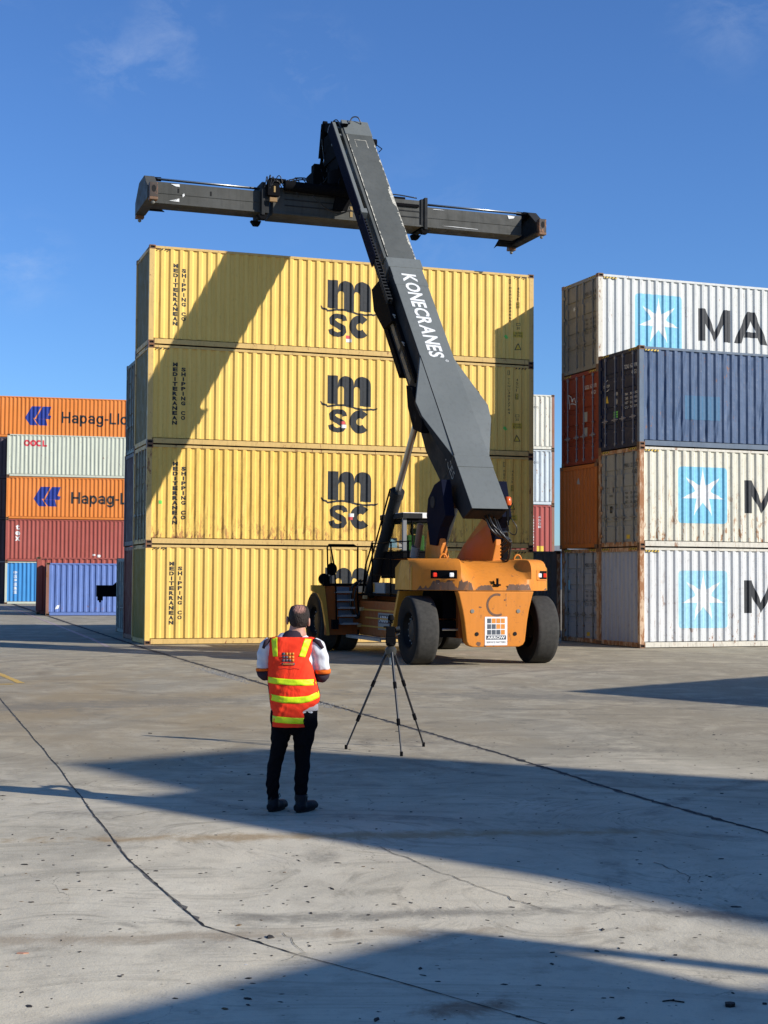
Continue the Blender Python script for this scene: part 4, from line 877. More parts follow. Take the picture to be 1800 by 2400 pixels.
part('roof', MB().prism([(-14.5, 6.6), (14.5, 6.6), (14.5, 6.9), (0, 7.6), (-14.5, 6.9)], -0.4, 20.4, lambda p_, d: (p_[0], d, p_[1])), paint('distant grey roof', (0.25, 0.27, 0.29)), t)
for k in range(4): part('door', MB().box((-12 + k * 6.6, -0.06, 0), (-8.5 + k * 6.6, 0.0, 4.4)), M_pgrey, t)

# ------------------------------------------------------------------ reach stacker (local: X forward, Y left, Z up)
RS = thing('reach_stacker', 'orange reach stacker with raised dark grey boom and wide black lifting frame', 'reach stacker', (2.18, 33.47, 0), radians(108.8))
BA = radians(49.2); BO = (5.3, 10.5)
def bp(s, y, n):                        # boom coordinates -> local
    return (BO[0] + s * cos(BA) - n * sin(BA), y, BO[1] + s * sin(BA) + n * cos(BA))
def bbox(s0, s1, y0, y1, n0, n1):
    v = [bp(s, y, n) for s in (s0, s1) for y in (y0, y1) for n in (n0, n1)]
    return MB().add(v, [(0, 1, 3, 2), (4, 6, 7, 5), (0, 4, 5, 1), (2, 3, 7, 6), (0, 2, 6, 4), (1, 5, 7, 3)])
# outer boom with flared knuckle: rings along s of (half width top, half width bottom, n top, n bottom)
def ring_loft(rings, caps=True):
    v = []; f = []
    for pts in rings: v += pts
    k = len(rings[0])
    for i in range(len(rings) - 1):
        for j in range(k): f.append((i * k + j, i * k + (j + 1) % k, (i + 1) * k + (j + 1) % k, (i + 1) * k + j))
    if caps: f += [tuple(range(k))[::-1], tuple(range((len(rings) - 1) * k, len(rings) * k))]
    return MB().add(v, f)
def oring(s, w, wf, nt, nf, nb):        # w half width of the top plate, wf flare half width at n=nf, nb bottom
    return [bp(s, w, nt), bp(s, wf, nf), bp(s, max(w, wf * 0.995), nf - 0.10), bp(s, 0.46, nf - 0.30), bp(s, 0.46, nb), bp(s, -0.46, nb), bp(s, -0.46, nf - 0.30), bp(s, -max(w, wf * 0.995), nf - 0.10), bp(s, -wf, nf), bp(s, -w, nt)]
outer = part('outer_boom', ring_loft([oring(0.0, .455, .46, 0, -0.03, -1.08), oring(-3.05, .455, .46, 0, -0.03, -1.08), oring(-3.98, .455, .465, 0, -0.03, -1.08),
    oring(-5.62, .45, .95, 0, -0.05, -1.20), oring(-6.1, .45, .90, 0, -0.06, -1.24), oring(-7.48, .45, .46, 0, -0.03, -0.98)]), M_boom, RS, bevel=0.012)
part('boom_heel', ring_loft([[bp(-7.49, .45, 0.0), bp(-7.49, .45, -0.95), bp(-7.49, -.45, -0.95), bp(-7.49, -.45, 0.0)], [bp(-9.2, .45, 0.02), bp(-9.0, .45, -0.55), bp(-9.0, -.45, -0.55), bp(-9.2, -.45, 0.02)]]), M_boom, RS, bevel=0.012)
part('heel_dark_sheet', MB().add([bp(-9.215, .40, -0.03), bp(-9.015, .40, -0.52), bp(-9.015, -.40, -0.52), bp(-9.215, -.40, -0.03)], [(0, 1, 2, 3)]), M_hole, RS)  # flat black sheet paints the darkness inside the hollow heel
part('seam_line', MB().add([bp(-3.95, .457, .003), bp(-3.95, .437, .004), bp(-7.49, .432, .004), bp(-7.49, .454, .003)], [(0, 1, 2, 3)]), M_blk, RS)
part('weld_band', bbox(-7.86, -7.50, -.452, .452, 0.0, 0.016), M_boom, RS, label='pale weld band across the boom')
part('weld_band', bbox(-1.10, -0.80, -.462, .462, -0.02, 0.006), M_boom, RS, label='pale weld band near the boom lettering')
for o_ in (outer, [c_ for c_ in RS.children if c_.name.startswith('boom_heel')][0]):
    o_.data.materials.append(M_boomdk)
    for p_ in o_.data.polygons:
        if abs(p_.normal.y) > 0.55 or p_.normal.dot(Vector((-sin(BA), 0, cos(BA)))) < -0.3: p_.material_index = 1  # flanks and underside get a darker grey, shade put into the paint
part('boom_collar', bbox(-0.35, 0.04, -.49, .49, -1.12, 0.012), M_boom, RS, bevel=0.01)
inner = part('inner_boom', bbox(-0.3, 6.72, -.40, .40, -0.92, -0.035), M_boomin, RS, bevel=0.012)
part('tip_plate', bbox(6.02, 6.76, -.42, .42, -0.98, -0.028), M_boom, inner, bevel=0.01)
# worn edges: jagged bare strips on both long edges
rnd = random.Random(5)
for sgn in (1, -1):
    L_ = []; R_ = []; s = 0.06
    walk = 0.02
    while s < 6.0:
        walk = min((0.10 if 2.2 < s < 5 or s < .9 else 0.06) if sgn < 0 else 0.035, max(0.004, walk + rnd.gauss(0, 0.022 if sgn < 0 else 0.009))); wd = walk
        L_.append(bp(s, sgn * 0.4005, -0.033)); R_.append(bp(s, sgn * (0.402 - wd), -0.033)); s += rnd.uniform(0.015, 0.05)
    k = len(L_); me = MB().add(L_ + R_, [(i, i + 1, k + i + 1, k + i) for i in range(k - 1)]).mesh('worn_edge', M_wear, recalc=False); link('worn_edge', me, inner)
part('access_hatch', MB().add([bp(5.75, .2, -.031), bp(5.75, -.16, -.031), bp(5.35, -.16, -.031), bp(5.35, .2, -.031), bp(5.73, .19, -.031), bp(5.73, -.14, -.031), bp(5.35, -.14, -.031), bp(5.35, .19, -.031)], [(0, 1, 5, 4), (1, 2, 6, 5), (3, 0, 4, 7)]), M_wear, inner)
# lettering down the boom top: letters read from the tip towards the heel
f = Flat(); x = 0.0
for ch in 'KONECRANES':
    v_, f_, asp = text_geo(ch, 0.028); w = 0.38 * asp * 0.92; f.text(ch, x, 0, x + w, 0.40, bold=0.028); x += w + 0.03
tot = x; s_start, s_end = -0.64, -4.02
sl = 0.06
me = f.mesh('lettering', M_letwhite, lambda u, z: bp(s_start + (s_end - s_start) * u / tot - 0.0, 0, 0))
bm = bmesh.new(); 
me2 = f.mesh('lettering', M_letwhite, lambda u, z: bp(s_start + (s_end - s_start) * (u + sl * (z - 0.19) * 1.2) / tot, 0.20 - z, 0.008))
bm.free(); link('lettering', me2, outer)
link('lettering', Flat().ring(0, 0, 0.030, 0.042, n=16).text('R', -0.013, -0.017, 0.013, 0.017).mesh('lettering', M_letwhite, lambda u, z: bp(-4.10 - u, -0.235 - z, 0.008)), outer)
# lettering on the left flank near the heel
link('lettering', Flat().text('4531 TCE5', 0, 0, 1.55, 0.22).mesh('lettering', M_letgrey, lambda u, z: bp(-6.35 - u, 0.466, -0.42 + z)), outer)
# hose track along the left side
trk = part('hose_track', bbox(2.15, 6.6, 0.62, 0.72, -0.16, -0.04), M_boom, inner, bevel=0.008)
part('track_rail', bbox(0.1, 6.45, 0.42, 0.50, -0.30, -0.06), M_boomin, inner, bevel=0.006)
part('track_rail', bbox(0.1, 6.60, 0.735, 0.76, -0.42, -0.02), M_blue_dk, inner, bevel=0.004)
part('track_bracket', MB().add(bbox(6.0, 6.08, 0.40, 0.74, -0.5, -0.1).v, bbox(6, 6.08, .4, .74, -.5, -.1).f).add(bbox(6.4, 6.46, .40, .74, -.4, -.1).v, bbox(6.4, 6.46, .4, .74, -.4, -.1).f).add(bbox(2.0, 2.2, .58, .76, -.22, .02).v, bbox(2, 2.2, .58, .76, -.22, .02).f), M_boom, inner)
# cable chain (individual links)
links = []
s = 2.0
while s > -1.55: links.append((s, 0.66, -0.22)); s -= 0.135
lm = cm('chain_link', lambda: MB().box((-0.055, -0.07, -0.10), (0.055, -0.05, 0.04)).box((-0.055, 0.05, -0.10), (0.055, 0.07, 0.04)).box((-0.02, -0.07, 0.04), (0.02, 0.07, 0.055)).box((-0.02, -0.07, -0.115), (0.02, 0.07, -0.10)).mesh('chain_link', M_boomdk))
ch_p = part('cable_chain', bbox(-1.4, 2.0, 0.60, 0.72, -0.34, -0.28), M_blk, RS)
for s, y, n_ in links:
    o = link('chain_link', lm, ch_p); o.location = bp(s, y, n_); o.rotation_euler = (0, -BA, 0)
# chain guard and its lower housing on the left flank
part('chain_guard', MB().prism([(-0.35, -0.55), (-0.1, -1.0), (-0.7, -1.25), (-1.7, -1.05), (-2.1, -0.45), (-0.6, -0.25)], 0.52, 0.66, lambda p, d: bp(p[0], d, p[1])), M_blk, RS, bevel=0.01)
part('side_tray', bbox(-4.4, -1.5, 0.47, 0.56, -0.52, -0.44), M_blk, RS)
for s in (-2.35, -3.6): part('tray_cover', bbox(s - 0.58, s + 0.52, 0.565, 0.58, -0.76, -0.60), paint('dusty cover', (0.14, 0.12, 0.09)), RS)
part('boom_underside_box', bbox(-3.35, -0.35, -0.30, 0.52, -1.30, -1.085), M_blk, RS, bevel=0.01)
for s in (-2.0, -3.1): part('hose_clip', MB().tube([bp(s, .56, -.42), bp(s + .08, .62, -.36), bp(s - .04, .60, -.30)], 0.014, 6), M_bar, RS)
# lugs where the lift cylinders meet the boom
for y in (0.80, -0.80):
    part('cylinder_lug', MB().prism([(-5.0, -0.15), (-4.7, -0.35), (-5.2, -0.62), (-5.9, -0.70), (-6.4, -0.35), (-6.2, -0.12)], y - 0.10, y + 0.10, lambda p, d: bp(p[0], d, p[1])), M_blk, RS, bevel=0.01)
    top_ = Vector((1.92, y, 5.86)); bot = Vector((5.55, y, 1.5)); mid = top_.lerp(bot, 0.40)
    rod = part('lift_cylinder', MB().tube([mid, bot], 0.155, 20), M_boomdk, RS, sharp=40)
    part('cylinder_rod', MB().tube([top_, mid], 0.082, 18), M_chrome, rod, sharp=40)
    part('cylinder_head', MB().tube([mid + (top_ - mid).normalized() * 0.05, mid - (top_ - mid).normalized() * 0.15], 0.178, 20), M_boomdk, rod, sharp=40)
    part('rod_eye', MB().tube([top_ + Vector((0, -0.10, 0)), top_ + Vector((0, 0.10, 0))], 0.16, 16), M_boomdk, rod, sharp=40)
    q0 = mid.lerp(bot, 0.02) + Vector((0.18, 0.12 if y > 0 else -0.12, 0.14)); q1 = bot + Vector((0.16, 0.12 if y > 0 else -0.12, 0.2))
    part('cylinder_pipe', MB().tube([mid + Vector((0.04, 0.0, 0.14)), q0, q1], 0.022, 8), M_blk, rod)
# boom pivot: ears and pillars
for y, s_ in ((0.71, 1), (-0.71, -1)):
    part('pivot_ear', MB().prism([(-0.05, 3.40), (0.28, 3.15), (0.55, 2.72), (0.98, 2.75), (1.20, 3.45), (1.10, 3.85), (0.70, 4.15), (0.25, 4.25)], y - 0.12, y + 0.12, lambda p, d: (p[0], d, p[1])), M_blue_dk, RS, bevel=0.012)
    # orange pillar, wide at the foot, leaning out of the deck, with a sloping inner web
    part('pillar', MB().add([(0.42, s_ * 0.52, 2.30), (0.42, s_ * 0.77, 2.30), (1.5, s_ * 0.77, 2.30), (1.7, s_ * 0.05, 2.30),
                             (0.42, s_ * 0.62, 2.75), (0.42, s_ * 0.77, 2.75), (1.4, s_ * 0.77, 2.75), (1.5, s_ * 0.22, 2.75),
                             (0.55, s_ * 0.70, 3.45), (0.55, s_ * 0.77, 3.45), (1.15, s_ * 0.77, 3.45), (1.15, s_ * 0.62, 3.45)],
                            [(0, 3, 2, 1), (0, 1, 5, 4), (1, 2, 6, 5), (2, 3, 7, 6), (3, 0, 4, 7), (4, 5, 9, 8), (5, 6, 10, 9), (6, 7, 11, 10), (7, 4, 8, 11), (8, 9, 10, 11)]), M_mo, RS, bevel=0.02)
part('pivot_shaft', MB().tube([(0.75, -0.85, 3.75), (0.75, 0.85, 3.75)], 0.14, 16), M_boomdk, RS, sharp=40)
part('cable_post', MB().box((0.42, -0.95, 2.30), (0.60, -0.80, 3.30)), M_blk, RS, bevel=0.01)
part('beacon', MB().lathe([(0.07, 0), (0.085, 0.02), (0.08, 0.17), (0.05, 0.2)], 14, lambda a, b_, z: (-0.20 + a, -0.66 + b_, 3.66 + z)), M_beacon, RS, sharp=50)
part('beacon_bracket', MB().box((-0.22, -0.69, 3.2), (-0.18, -0.63, 3.66)), M_blk, RS)
for k, (dy, dz) in enumerate(((0.0, 0.0), (0.1, -0.02), (0.22, -0.05), (0.05, 0.1), (0.30, -0.12))):
    part('hose', MB().hose([(-0.35, -0.02 - dy, 3.42 + dz), (-0.55, -0.08 - dy, 3.10 + dz), (-0.50, -0.32 - dy * .8, 2.93 + dz), (-0.30, -0.58 - dy * .4, 2.92 + dz), (-0.1, -0.70, 2.90 + dz - 0.1 * k), (0.2, -0.66, 2.75 - 0.08 * k)], 0.024, 8), M_hose, RS, smooth=True)
part('hose', MB().hose([(-0.3, -0.70, 3.35), (-0.35, -0.82, 3.15), (-0.3, -0.80, 2.98), (-0.2, -0.70, 3.05), (-0.25, -0.62, 3.3)], 0.012, 6), M_hose, RS, smooth=True)

# counterweight: bulging rear with scooped middle
def cw_outline(z, inset=0.0, bulge=1.0):
    pts = []
    yy = [-1.70, -1.66, -1.5, -1.25, -0.95, -0.6, -0.3, 0, 0.3, 0.6, 0.95, 1.25, 1.5, 1.66, 1.70]
    for y in yy:
        t = abs(y) / 1.7; xr = -0.93 + 0.80 * max(0, (t - 0.30) / 0.70) ** 1.5
        pts.append((xr * bulge + inset, y * (1 - inset * 0.25), z))
    return pts
def cw_mesh():
    rows = []
    yy = [-1.70 + 3.40 * i / 48 for i in range(49)]
    def xr(y):
        t = abs(y) / 1.7; x = -0.93 + 0.78 * max(0, (t - 0.36) / 0.64) ** 1.6
        return x + 0.10 * max(0, (t - 0.93) / 0.07) ** 2
    levels = [(1.69, 0.0), (1.75, 0.0), (1.95, 0.0), (2.12, 0.0), (2.22, 0.015), (2.30, 0.05), (2.36, 0.12), (2.395, 0.22), (2.41, 0.36)]
    v = []; f = []
    for z, ins in levels:
        for y in yy:
            # a long saddle scooped in the middle of the rear top
            t = abs(y + 0.12) / 0.86; sc = max(0, 1 - t ** 4) if t < 1 else 0
            zz_ = z; x = xr(y) + ins
            if sc > 0 and z > 1.83:
                q = (z - 1.83) / 0.58; zz_ = z; x = x + sc * (0.95 * q) ; 
                zz_ = 1.83 + (z - 1.83) * (1 - 0.06 * sc)
            yk = y * (1 - ins * 0.10)
            v.append((x, yk, zz_))
    ny = len(yy)
    for j in range(len(levels) - 1):
        for i in range(ny - 1): f.append((j * ny + i, j * ny + i + 1, (j + 1) * ny + i + 1, (j + 1) * ny + i))
    # top deck and sides and underside
    b0 = len(v); top = (len(levels) - 1) * ny
    for y in yy: v.append((1.55, y * 0.97, 2.40))
    for i in range(ny - 1): f.append((top + i, top + i + 1, b0 + i + 1, b0 + i))
    c0 = len(v)
    for y in yy: v.append((0.86, y, 1.69))
    for i in range(ny - 1): f.append((i + 1, i, c0 + i, c0 + i + 1))
    return MB().add(v, f)
cw = part('counterweight', cw_mesh(), M_mow, RS, sharp=38)
for s_ in (1, -1):
    part('fender_side', MB().add([(-0.14, s_ * 1.695, 1.69), (0.95, s_ * 1.70, 1.69), (0.95, s_ * 1.70, 2.20), (0.80, s_ * 1.60, 2.39), (-0.02, s_ * 1.62, 2.38), (-0.13, s_ * 1.695, 2.20),
                                  (-0.14, s_ * 1.60, 1.69), (0.95, s_ * 1.60, 1.69), (0.95, s_ * 1.60, 2.20), (0.80, s_ * 1.5, 2.37), (-0.02, s_ * 1.5, 2.36), (-0.13, s_ * 1.60, 2.20)],
                                 [(0, 1, 2, 3, 4, 5), (6, 11, 10, 9, 8, 7), (0, 6, 7, 1), (1, 7, 8, 2), (2, 8, 9, 3), (3, 9, 10, 4), (4, 10, 11, 5), (5, 11, 6, 0)]), M_moy, cw, bevel=0.01)
    part('fender_flare', MB().add([(0.92, s_ * 1.60, 1.66), (1.04, s_ * 1.60, 1.66), (1.62, s_ * 1.60, 0.60), (1.48, s_ * 1.60, 0.60), (0.92, s_ * 1.0, 1.66), (1.04, s_ * 1.0, 1.66), (1.62, s_ * 1.0, 0.60), (1.48, s_ * 1.0, 0.60)],
                                  [(0, 1, 2, 3), (4, 7, 6, 5), (0, 3, 7, 4), (1, 5, 6, 2), (0, 4, 5, 1), (3, 2, 6, 7)]), M_moy, RS, bevel=0.008)
# scraped bare rim along the lower rear edge
def xr_(y):
    t = abs(y) / 1.7; return -0.93 + 0.78 * max(0, (t - 0.36) / 0.64) ** 1.6
rnd = random.Random(11)
for y0, y1, hm1 in ((1.60, 0.50, 0.27), (0.44, 0.0, 0.11), (-0.30, -0.98, 0.13), (-1.50, -1.64, 0.22)):
    A = []; B = []; n = int(abs(y1 - y0) / 0.022); hgt = hm1 * 0.4
    for i in range(n + 1):
        y = y0 + (y1 - y0) * i / n; hgt = min(hm1, max(0.03, hgt + rnd.gauss(0, hm1 * 0.17))); e_ = min(1, i / 3, (n - i) / 3)
        A.append((xr_(y) - 0.004, y, 1.70)); B.append((xr_(y) - 0.004, y, 1.705 + hgt * e_))
    k = len(A); link('scraped_edge', MB().add(A + B, [(i, i + 1, k + i + 1, k + i) for i in range(n)]).mesh('scraped_edge', M_scrape), cw)
# lamp pockets
for s_, yc in ((1, 1.16), (-1, -1.42)):
    hw = 0.30 if s_ > 0 else 0.22; a_, b_ = yc + hw, yc - hw; n = 12
    ys_ = [a_ + (b_ - a_) * i / n for i in range(n + 1)]
    def band_(z0, z1, d, y_list): m_ = len(y_list); return MB().add([(xr_(y) - d, y, z0) for y in y_list] + [(xr_(y) - d, y, z1) for y in y_list], [(i, i + 1, m_ + i + 1, m_ + i) for i in range(m_ - 1)])
    pkt = part('lamp_pocket', band_(1.955, 2.145, 0.005, ys_), M_blk, cw)
    part('pocket_lip', band_(1.925, 1.955, 0.022, ys_), M_mo, pkt)
    part('pocket_side', band_(1.955, 2.16, 0.008, [a_ + .02, a_ - .04, a_ - .10]), M_mo, pkt)
    yr = yc + (0.12 if s_ > 0 else -0.09); yw = yc - (0.19 if s_ > 0 else -0.13)
    for nm, y_, m_ in (('tail_lamp', yr, M_rlamp), ('reversing_lamp', yw, M_wlamp)):
        x_ = xr_(y_) - 0.012; hw_ = 0.055
        part(nm, MB().box((x_ - 0.022, y_ - hw_, 1.99), (x_ + 0.02, y_ + hw_, 2.09)), m_, pkt, bevel=0.018)
# lower rear plate
PW = [(1.675, .93), (1.60, .90), (1.45, .86), (1.25, .81), (1.0, .765), (0.75, .735), (0.55, .71), (0.47, .66), (0.43, .56)]
pts = [(w_ - .06, z_) for z_, w_ in PW] + [(-w_ - .06, z_) for z_, w_ in PW[::-1]]
plate = part('rear_plate', MB().prism(pts, -0.93, -0.70, lambda p, d: (d + (1.68 - p[1]) * 0.0, p[0], p[1])), M_mow, cw, bevel=0.02)
part('rear_weight', MB().prism([(p_[0] * 0.82, p_[1]) for p_ in pts], -0.70, -0.35, lambda p, d: (d, p[0], max(p[1], 0.5))), M_mod, cw)
for y_, z_ in ((0.52, 1.23), (-0.60, 1.23), (0.41, 0.72), (-0.52, 0.72)):
    part('bolt_hole', MB().lathe([(0.045, 0), (0.045, -0.012), (0.02, -0.013)], 16, lambda a, b_, z: (-0.931 + z, y_ + a, z_ + b_)), M_hole if z_ < 1 else M_bardk, plate)
me = Flat().ring(0, 0, 0.21, 0.262, 70, 300, 22).mesh('worn_ring', M_scrape, lambda u, z: (-0.9335, -0.08 - u, 1.37 + z)); link('worn_ring', me, plate)
f = Flat(); rs = random.Random(3)
for cx, cz, s_ in ((0.28, 0.95, .09), (0.30, 0.55, .06), (-0.36, 0.50, .09), (-0.33, 1.32, .05), (0.27, 1.48, .03), (0.0, 0.46, .03), (-0.20, 0.47, .05)):
    f.poly([(cx + s_ * rs.uniform(.3, 1) * cos(k * 1.05), cz + s_ * rs.uniform(.2, .7) * sin(k * 1.05)) for k in range(6)])
link('scrape_mark', f.mesh('scrape_mark', M_scrape, lambda u, z: (-0.933, -u, z)), plate)
rs = random.Random(12)
for u_, z0_, z1_ in ((0.30, 1.63, 1.42), (0.305, 1.40, 1.34), (0.30, 0.66, 0.46), (0.31, 0.62, 0.50), (-0.31, 1.15, 1.07), (0.50, 1.10, 1.085), (0.56, 0.98, 0.965), (-0.02, 1.30, 1.27)):
    n = 7; A = []; B = []
    for i in range(n + 1):
        z_ = z0_ + (z1_ - z0_) * i / n; w_ = rs.uniform(0.002, 0.008); c0 = u_ + rs.uniform(-.004, .004) + (rs.uniform(-0.06, 0.06) if abs(z1_ - z0_) < .02 else 0); A.append((-c0 - w_, z_)); B.append((-c0 + w_, z_))
    link('rust_streak', Flat().strip(A, B).mesh('rust_streak', M_scrape, lambda u, z: (-0.9325, u, z)), plate)
for k_ in range(9):
    y_ = rs.uniform(-1.3, 1.3); x_ = rs.uniform(0.0, 1.2); a_ = rs.uniform(0, 3); l_ = rs.uniform(.03, .14)
    link('scratch', MB().add([(x_, y_, 2.412), (x_ + l_ * cos(a_), y_ + l_ * sin(a_), 2.412), (x_ + l_ * cos(a_), y_ + l_ * sin(a_) + .006, 2.412), (x_, y_ + .012, 2.412)], [(0, 1, 2, 3)]).mesh('scratch', M_scrape), cw)
# ARROW sign: white sheet with 4x3 squares
def arrow_sign(w, h, fn, full=True, parent=None, nm='company_sign'):
    """w x h sheet; fn(u, z, lift)"""
    base = link(nm, Flat().rrect(0, 0, w, h, w * 0.02).mesh(nm, M_panelw if full else M_letwhite, lambda u, z: fn(u, z, 0)), parent)
    c = w / 4.6; g1 = Flat(); g2 = Flat()
    for r in range(3):
        for k in range(4):
            x0 = w * 0.09 + k * (w * 0.82 / 4 + 0.0) + w * 0.01; z0 = h * 0.955 - (r + 1) * (h * 0.60 / 3) + h * 0.02
            (g1 if k <= r else g2).rect(x0, z0, x0 + w * 0.175, z0 + h * 0.165)
    link('logo', g1.mesh('logo', M_greysign, lambda u, z: fn(u, z, 1)), base); link('logo', g2.mesh('logo', M_orsign, lambda u, z: fn(u, z, 1)), base)
    link('name_band', Flat().rect(w * 0.06, h * 0.20, w * 0.94, h * 0.345).mesh('name_band', M_navysign, lambda u, z: fn(u, z, 1)), base)
    link('lettering', Flat().text('ARROW', w * 0.10, h * 0.222, w * 0.90, h * 0.325, bold=0.035).mesh('lettering', M_letwhite, lambda u, z: fn(u, z, 2)), base)
    link('lettering', Flat().text('SERVICE MATTERS', w * 0.08, h * 0.08, w * 0.92, h * 0.14).mesh('lettering', M_black, lambda u, z: fn(u, z, 1)), base)
    return base
arrow_sign(0.545, 0.64, lambda u, z, l: (-0.936 - l * 0.003, 0.215 - u, 0.465 + z), parent=plate)
# tow pin and lifting eyes
part('tow_pin', MB().tube([(-0.62, -0.10, 1.93), (-0.90, -0.02, 1.87)], 0.018, 8).tube([(-0.90, -0.10, 1.80), (-0.90, -0.10, 1.97)], 0.03, 8).box((-0.96, -0.16, 1.80), (-0.84, -0.04, 1.84)), M_blk, cw)
for y_ in (0.84, -1.02):
    part('lifting_eye', MB().tube([(0.05 + 0.0, y_ - 0.09 * cos(k * pi / 8), 2.40 + 0.12 * sin(k * pi / 8)) for k in range(9)], 0.022, 8), M_mo, cw, smooth=True)
    part('eye_plate', MB().box((-0.06, y_ - 0.16, 2.395), (0.16, y_ + 0.14, 2.42)), M_mo, cw, bevel=0.008)
part('deck_hole', MB().lathe([(0.07, 0), (0.07, 0.004), (0.02, 0.005)], 16, lambda a, b_, z: (-0.15 + a, 0.30 + b_, 2.408 + z)), M_hole, cw)

# wheels
def wheel(x, y0, y1, R=0.785, steer=0.0, outer=1, bare=True):
    yc = (y0 + y1) / 2; hw = (y1 - y0) / 2
    w = link('wheel', MB().tube([(0, -hw * .5, 0), (0, hw * .5, 0)], 0.2, 12).mesh('hub', M_rim), RS); w.name = 'wheel'
    w.location = (x, yc, R - 0.006); w.rotation_euler = (0, 0, steer)
    pr = [(0.40, -hw * .80), (0.47, -hw * .93), (0.60, -hw), (0.70, -hw * .99), (R - 0.028, -hw * .94), (R - 0.006, -hw * .86), (R, -hw * .6), (R + .002, 0), (R, hw * .6), (R - 0.006, hw * .86), (R - 0.028, hw * .94), (0.70, hw * .99), (0.60, hw), (0.47, hw * .93), (0.40, hw * .80)]
    ty = part('tyre', MB().lathe(pr, 56, lambda a, b_, z: (a, z, b_), False, False), M_tyre, w, sharp=60)
    ty.data.materials.append(M_tyreside)
    for p_ in ty.data.polygons:
        c_ = p_.center
        if sqrt(c_.x ** 2 + c_.z ** 2) < R - 0.055: p_.material_index = 1  # sidewalls darker, tread paler: shade and sunlight put into the rubber colour
    pr = [(0.405, 0.86 * hw), (0.40, 0.70 * hw), (0.36, 0.35 * hw), (0.28, 0.32 * hw), (0.24, 0.55 * hw), (0.13, 0.6 * hw), (0.10, 0.62 * hw)]
    part('rim', MB().lathe(pr, 40, lambda a, b_, z: (a, z * outer, b_), False, True), M_rim, w, sharp=30)
    bm_ = cm('wheel_nut', lambda: MB().lathe([(0.020, 0), (0.020, 0.05), (0.012, 0.055)], 6, lambda a, b_, z: (a, z, b_)).mesh('wheel_nut', M_bar))
    for k in range(14):
        t_ = 2 * pi * k / 14; o = link('wheel_nut', bm_, w); o.location = (0.315 * cos(t_), outer * 0.36 * hw - (0.02 if outer > 0 else 0.03), 0.315 * sin(t_)); o.scale = (1, outer, 1)
    return w
wheel(0.06, 1.18, 1.72, steer=radians(-2)); wheel(0.06, -1.78, -1.22, steer=radians(-2), outer=-1)
wheel(6.6, 1.55, 2.07); wheel(6.6, 0.95, 1.47); wheel(6.6, -2.07, -1.55, outer=-1); wheel(6.6, -1.47, -0.95, outer=-1)
part('rear_axle', MB().box((-0.2, -1.2, 0.62), (0.3, 1.2, 1.0)), M_blk, RS, bevel=0.02)
part('front_axle', MB().box((6.35, -1.0, 0.55), (6.85, 1.0, 1.1)), M_blk, RS, bevel=0.02)
part('steering_rod', MB().tube([(-0.3, -1.0, 0.80), (-0.3, 1.0, 0.80)], 0.03, 8), M_chrome, RS)
# chassis
part('chassis_beam', MB().box((-0.35, 0.35, 0.60), (7.4, 0.62, 1.55)).box((-0.35, -0.62, 0.60), (7.4, -0.35, 1.55)).box((1.0, -0.35, 0.62), (1.4, 0.35, 1.5)).box((5.0, -0.35, 0.6), (7.3, 0.35, 1.4)), M_mod, RS, bevel=0.02)
part('under_housing', MB().box((-0.2, -0.95, 1.05), (1.5, 0.95, 1.68)), M_blk, RS)
part('side_tank', MB().box((1.55, 0.64, 0.47), (5.35, 1.16, 1.37)), M_mod, RS, bevel=0.03)
part('side_tank', MB().box((1.55, -1.16, 0.47), (5.35, -0.64, 1.37)), M_mod, RS, bevel=0.03)
part('side_ledge', MB().box((1.8, 1.163, 1.12), (4.9, 1.20, 1.16)), M_moy, RS); part('side_ledge', MB().box((2.0, 1.163, 0.92), (4.7, 1.20, 0.955)), M_moy, RS); part('side_ledge', MB().box((2.6, 1.163, 0.70), (5.1, 1.20, 0.735)), M_moy, RS)
for x_, z_ in ((4.95, 1.15), (4.68, 1.46), (5.15, 0.72)): part('end_stop', MB().box((x_ - 0.03, 1.16, z_ - 0.045), (x_ + 0.06, 1.26, z_ + 0.045)), paint('tan block', (0.5, 0.32, 0.14)), RS)
part('running_board', MB().box((2.6, 1.18, 0.44), (5.4, 1.50, 0.475)).box((2.6, 1.47, 0.40), (5.4, 1.50, 0.44)), paint('dusty running board', (0.32, 0.30, 0.26), dirt=0.6), RS)
# side sign on the tank
sg = link('company_sign', Flat().rect(0, 0, 1.35, 0.42).mesh('company_sign', M_letgrey, lambda u, z: (3.75 - u, 1.167, 0.66 + z)), RS)
link('name_band', Flat().rect(0.05, 0.16, 1.3, 0.38).mesh('name_band', M_navysign, lambda u, z: (3.75 - u, 1.170, 0.66 + z)), sg)
link('lettering', Flat().text('ARROW', 0.12, 0.19, 1.23, 0.35, bold=0.03).mesh('lettering', M_letwhite, lambda u, z: (3.75 - u, 1.173, 0.66 + z)), sg)
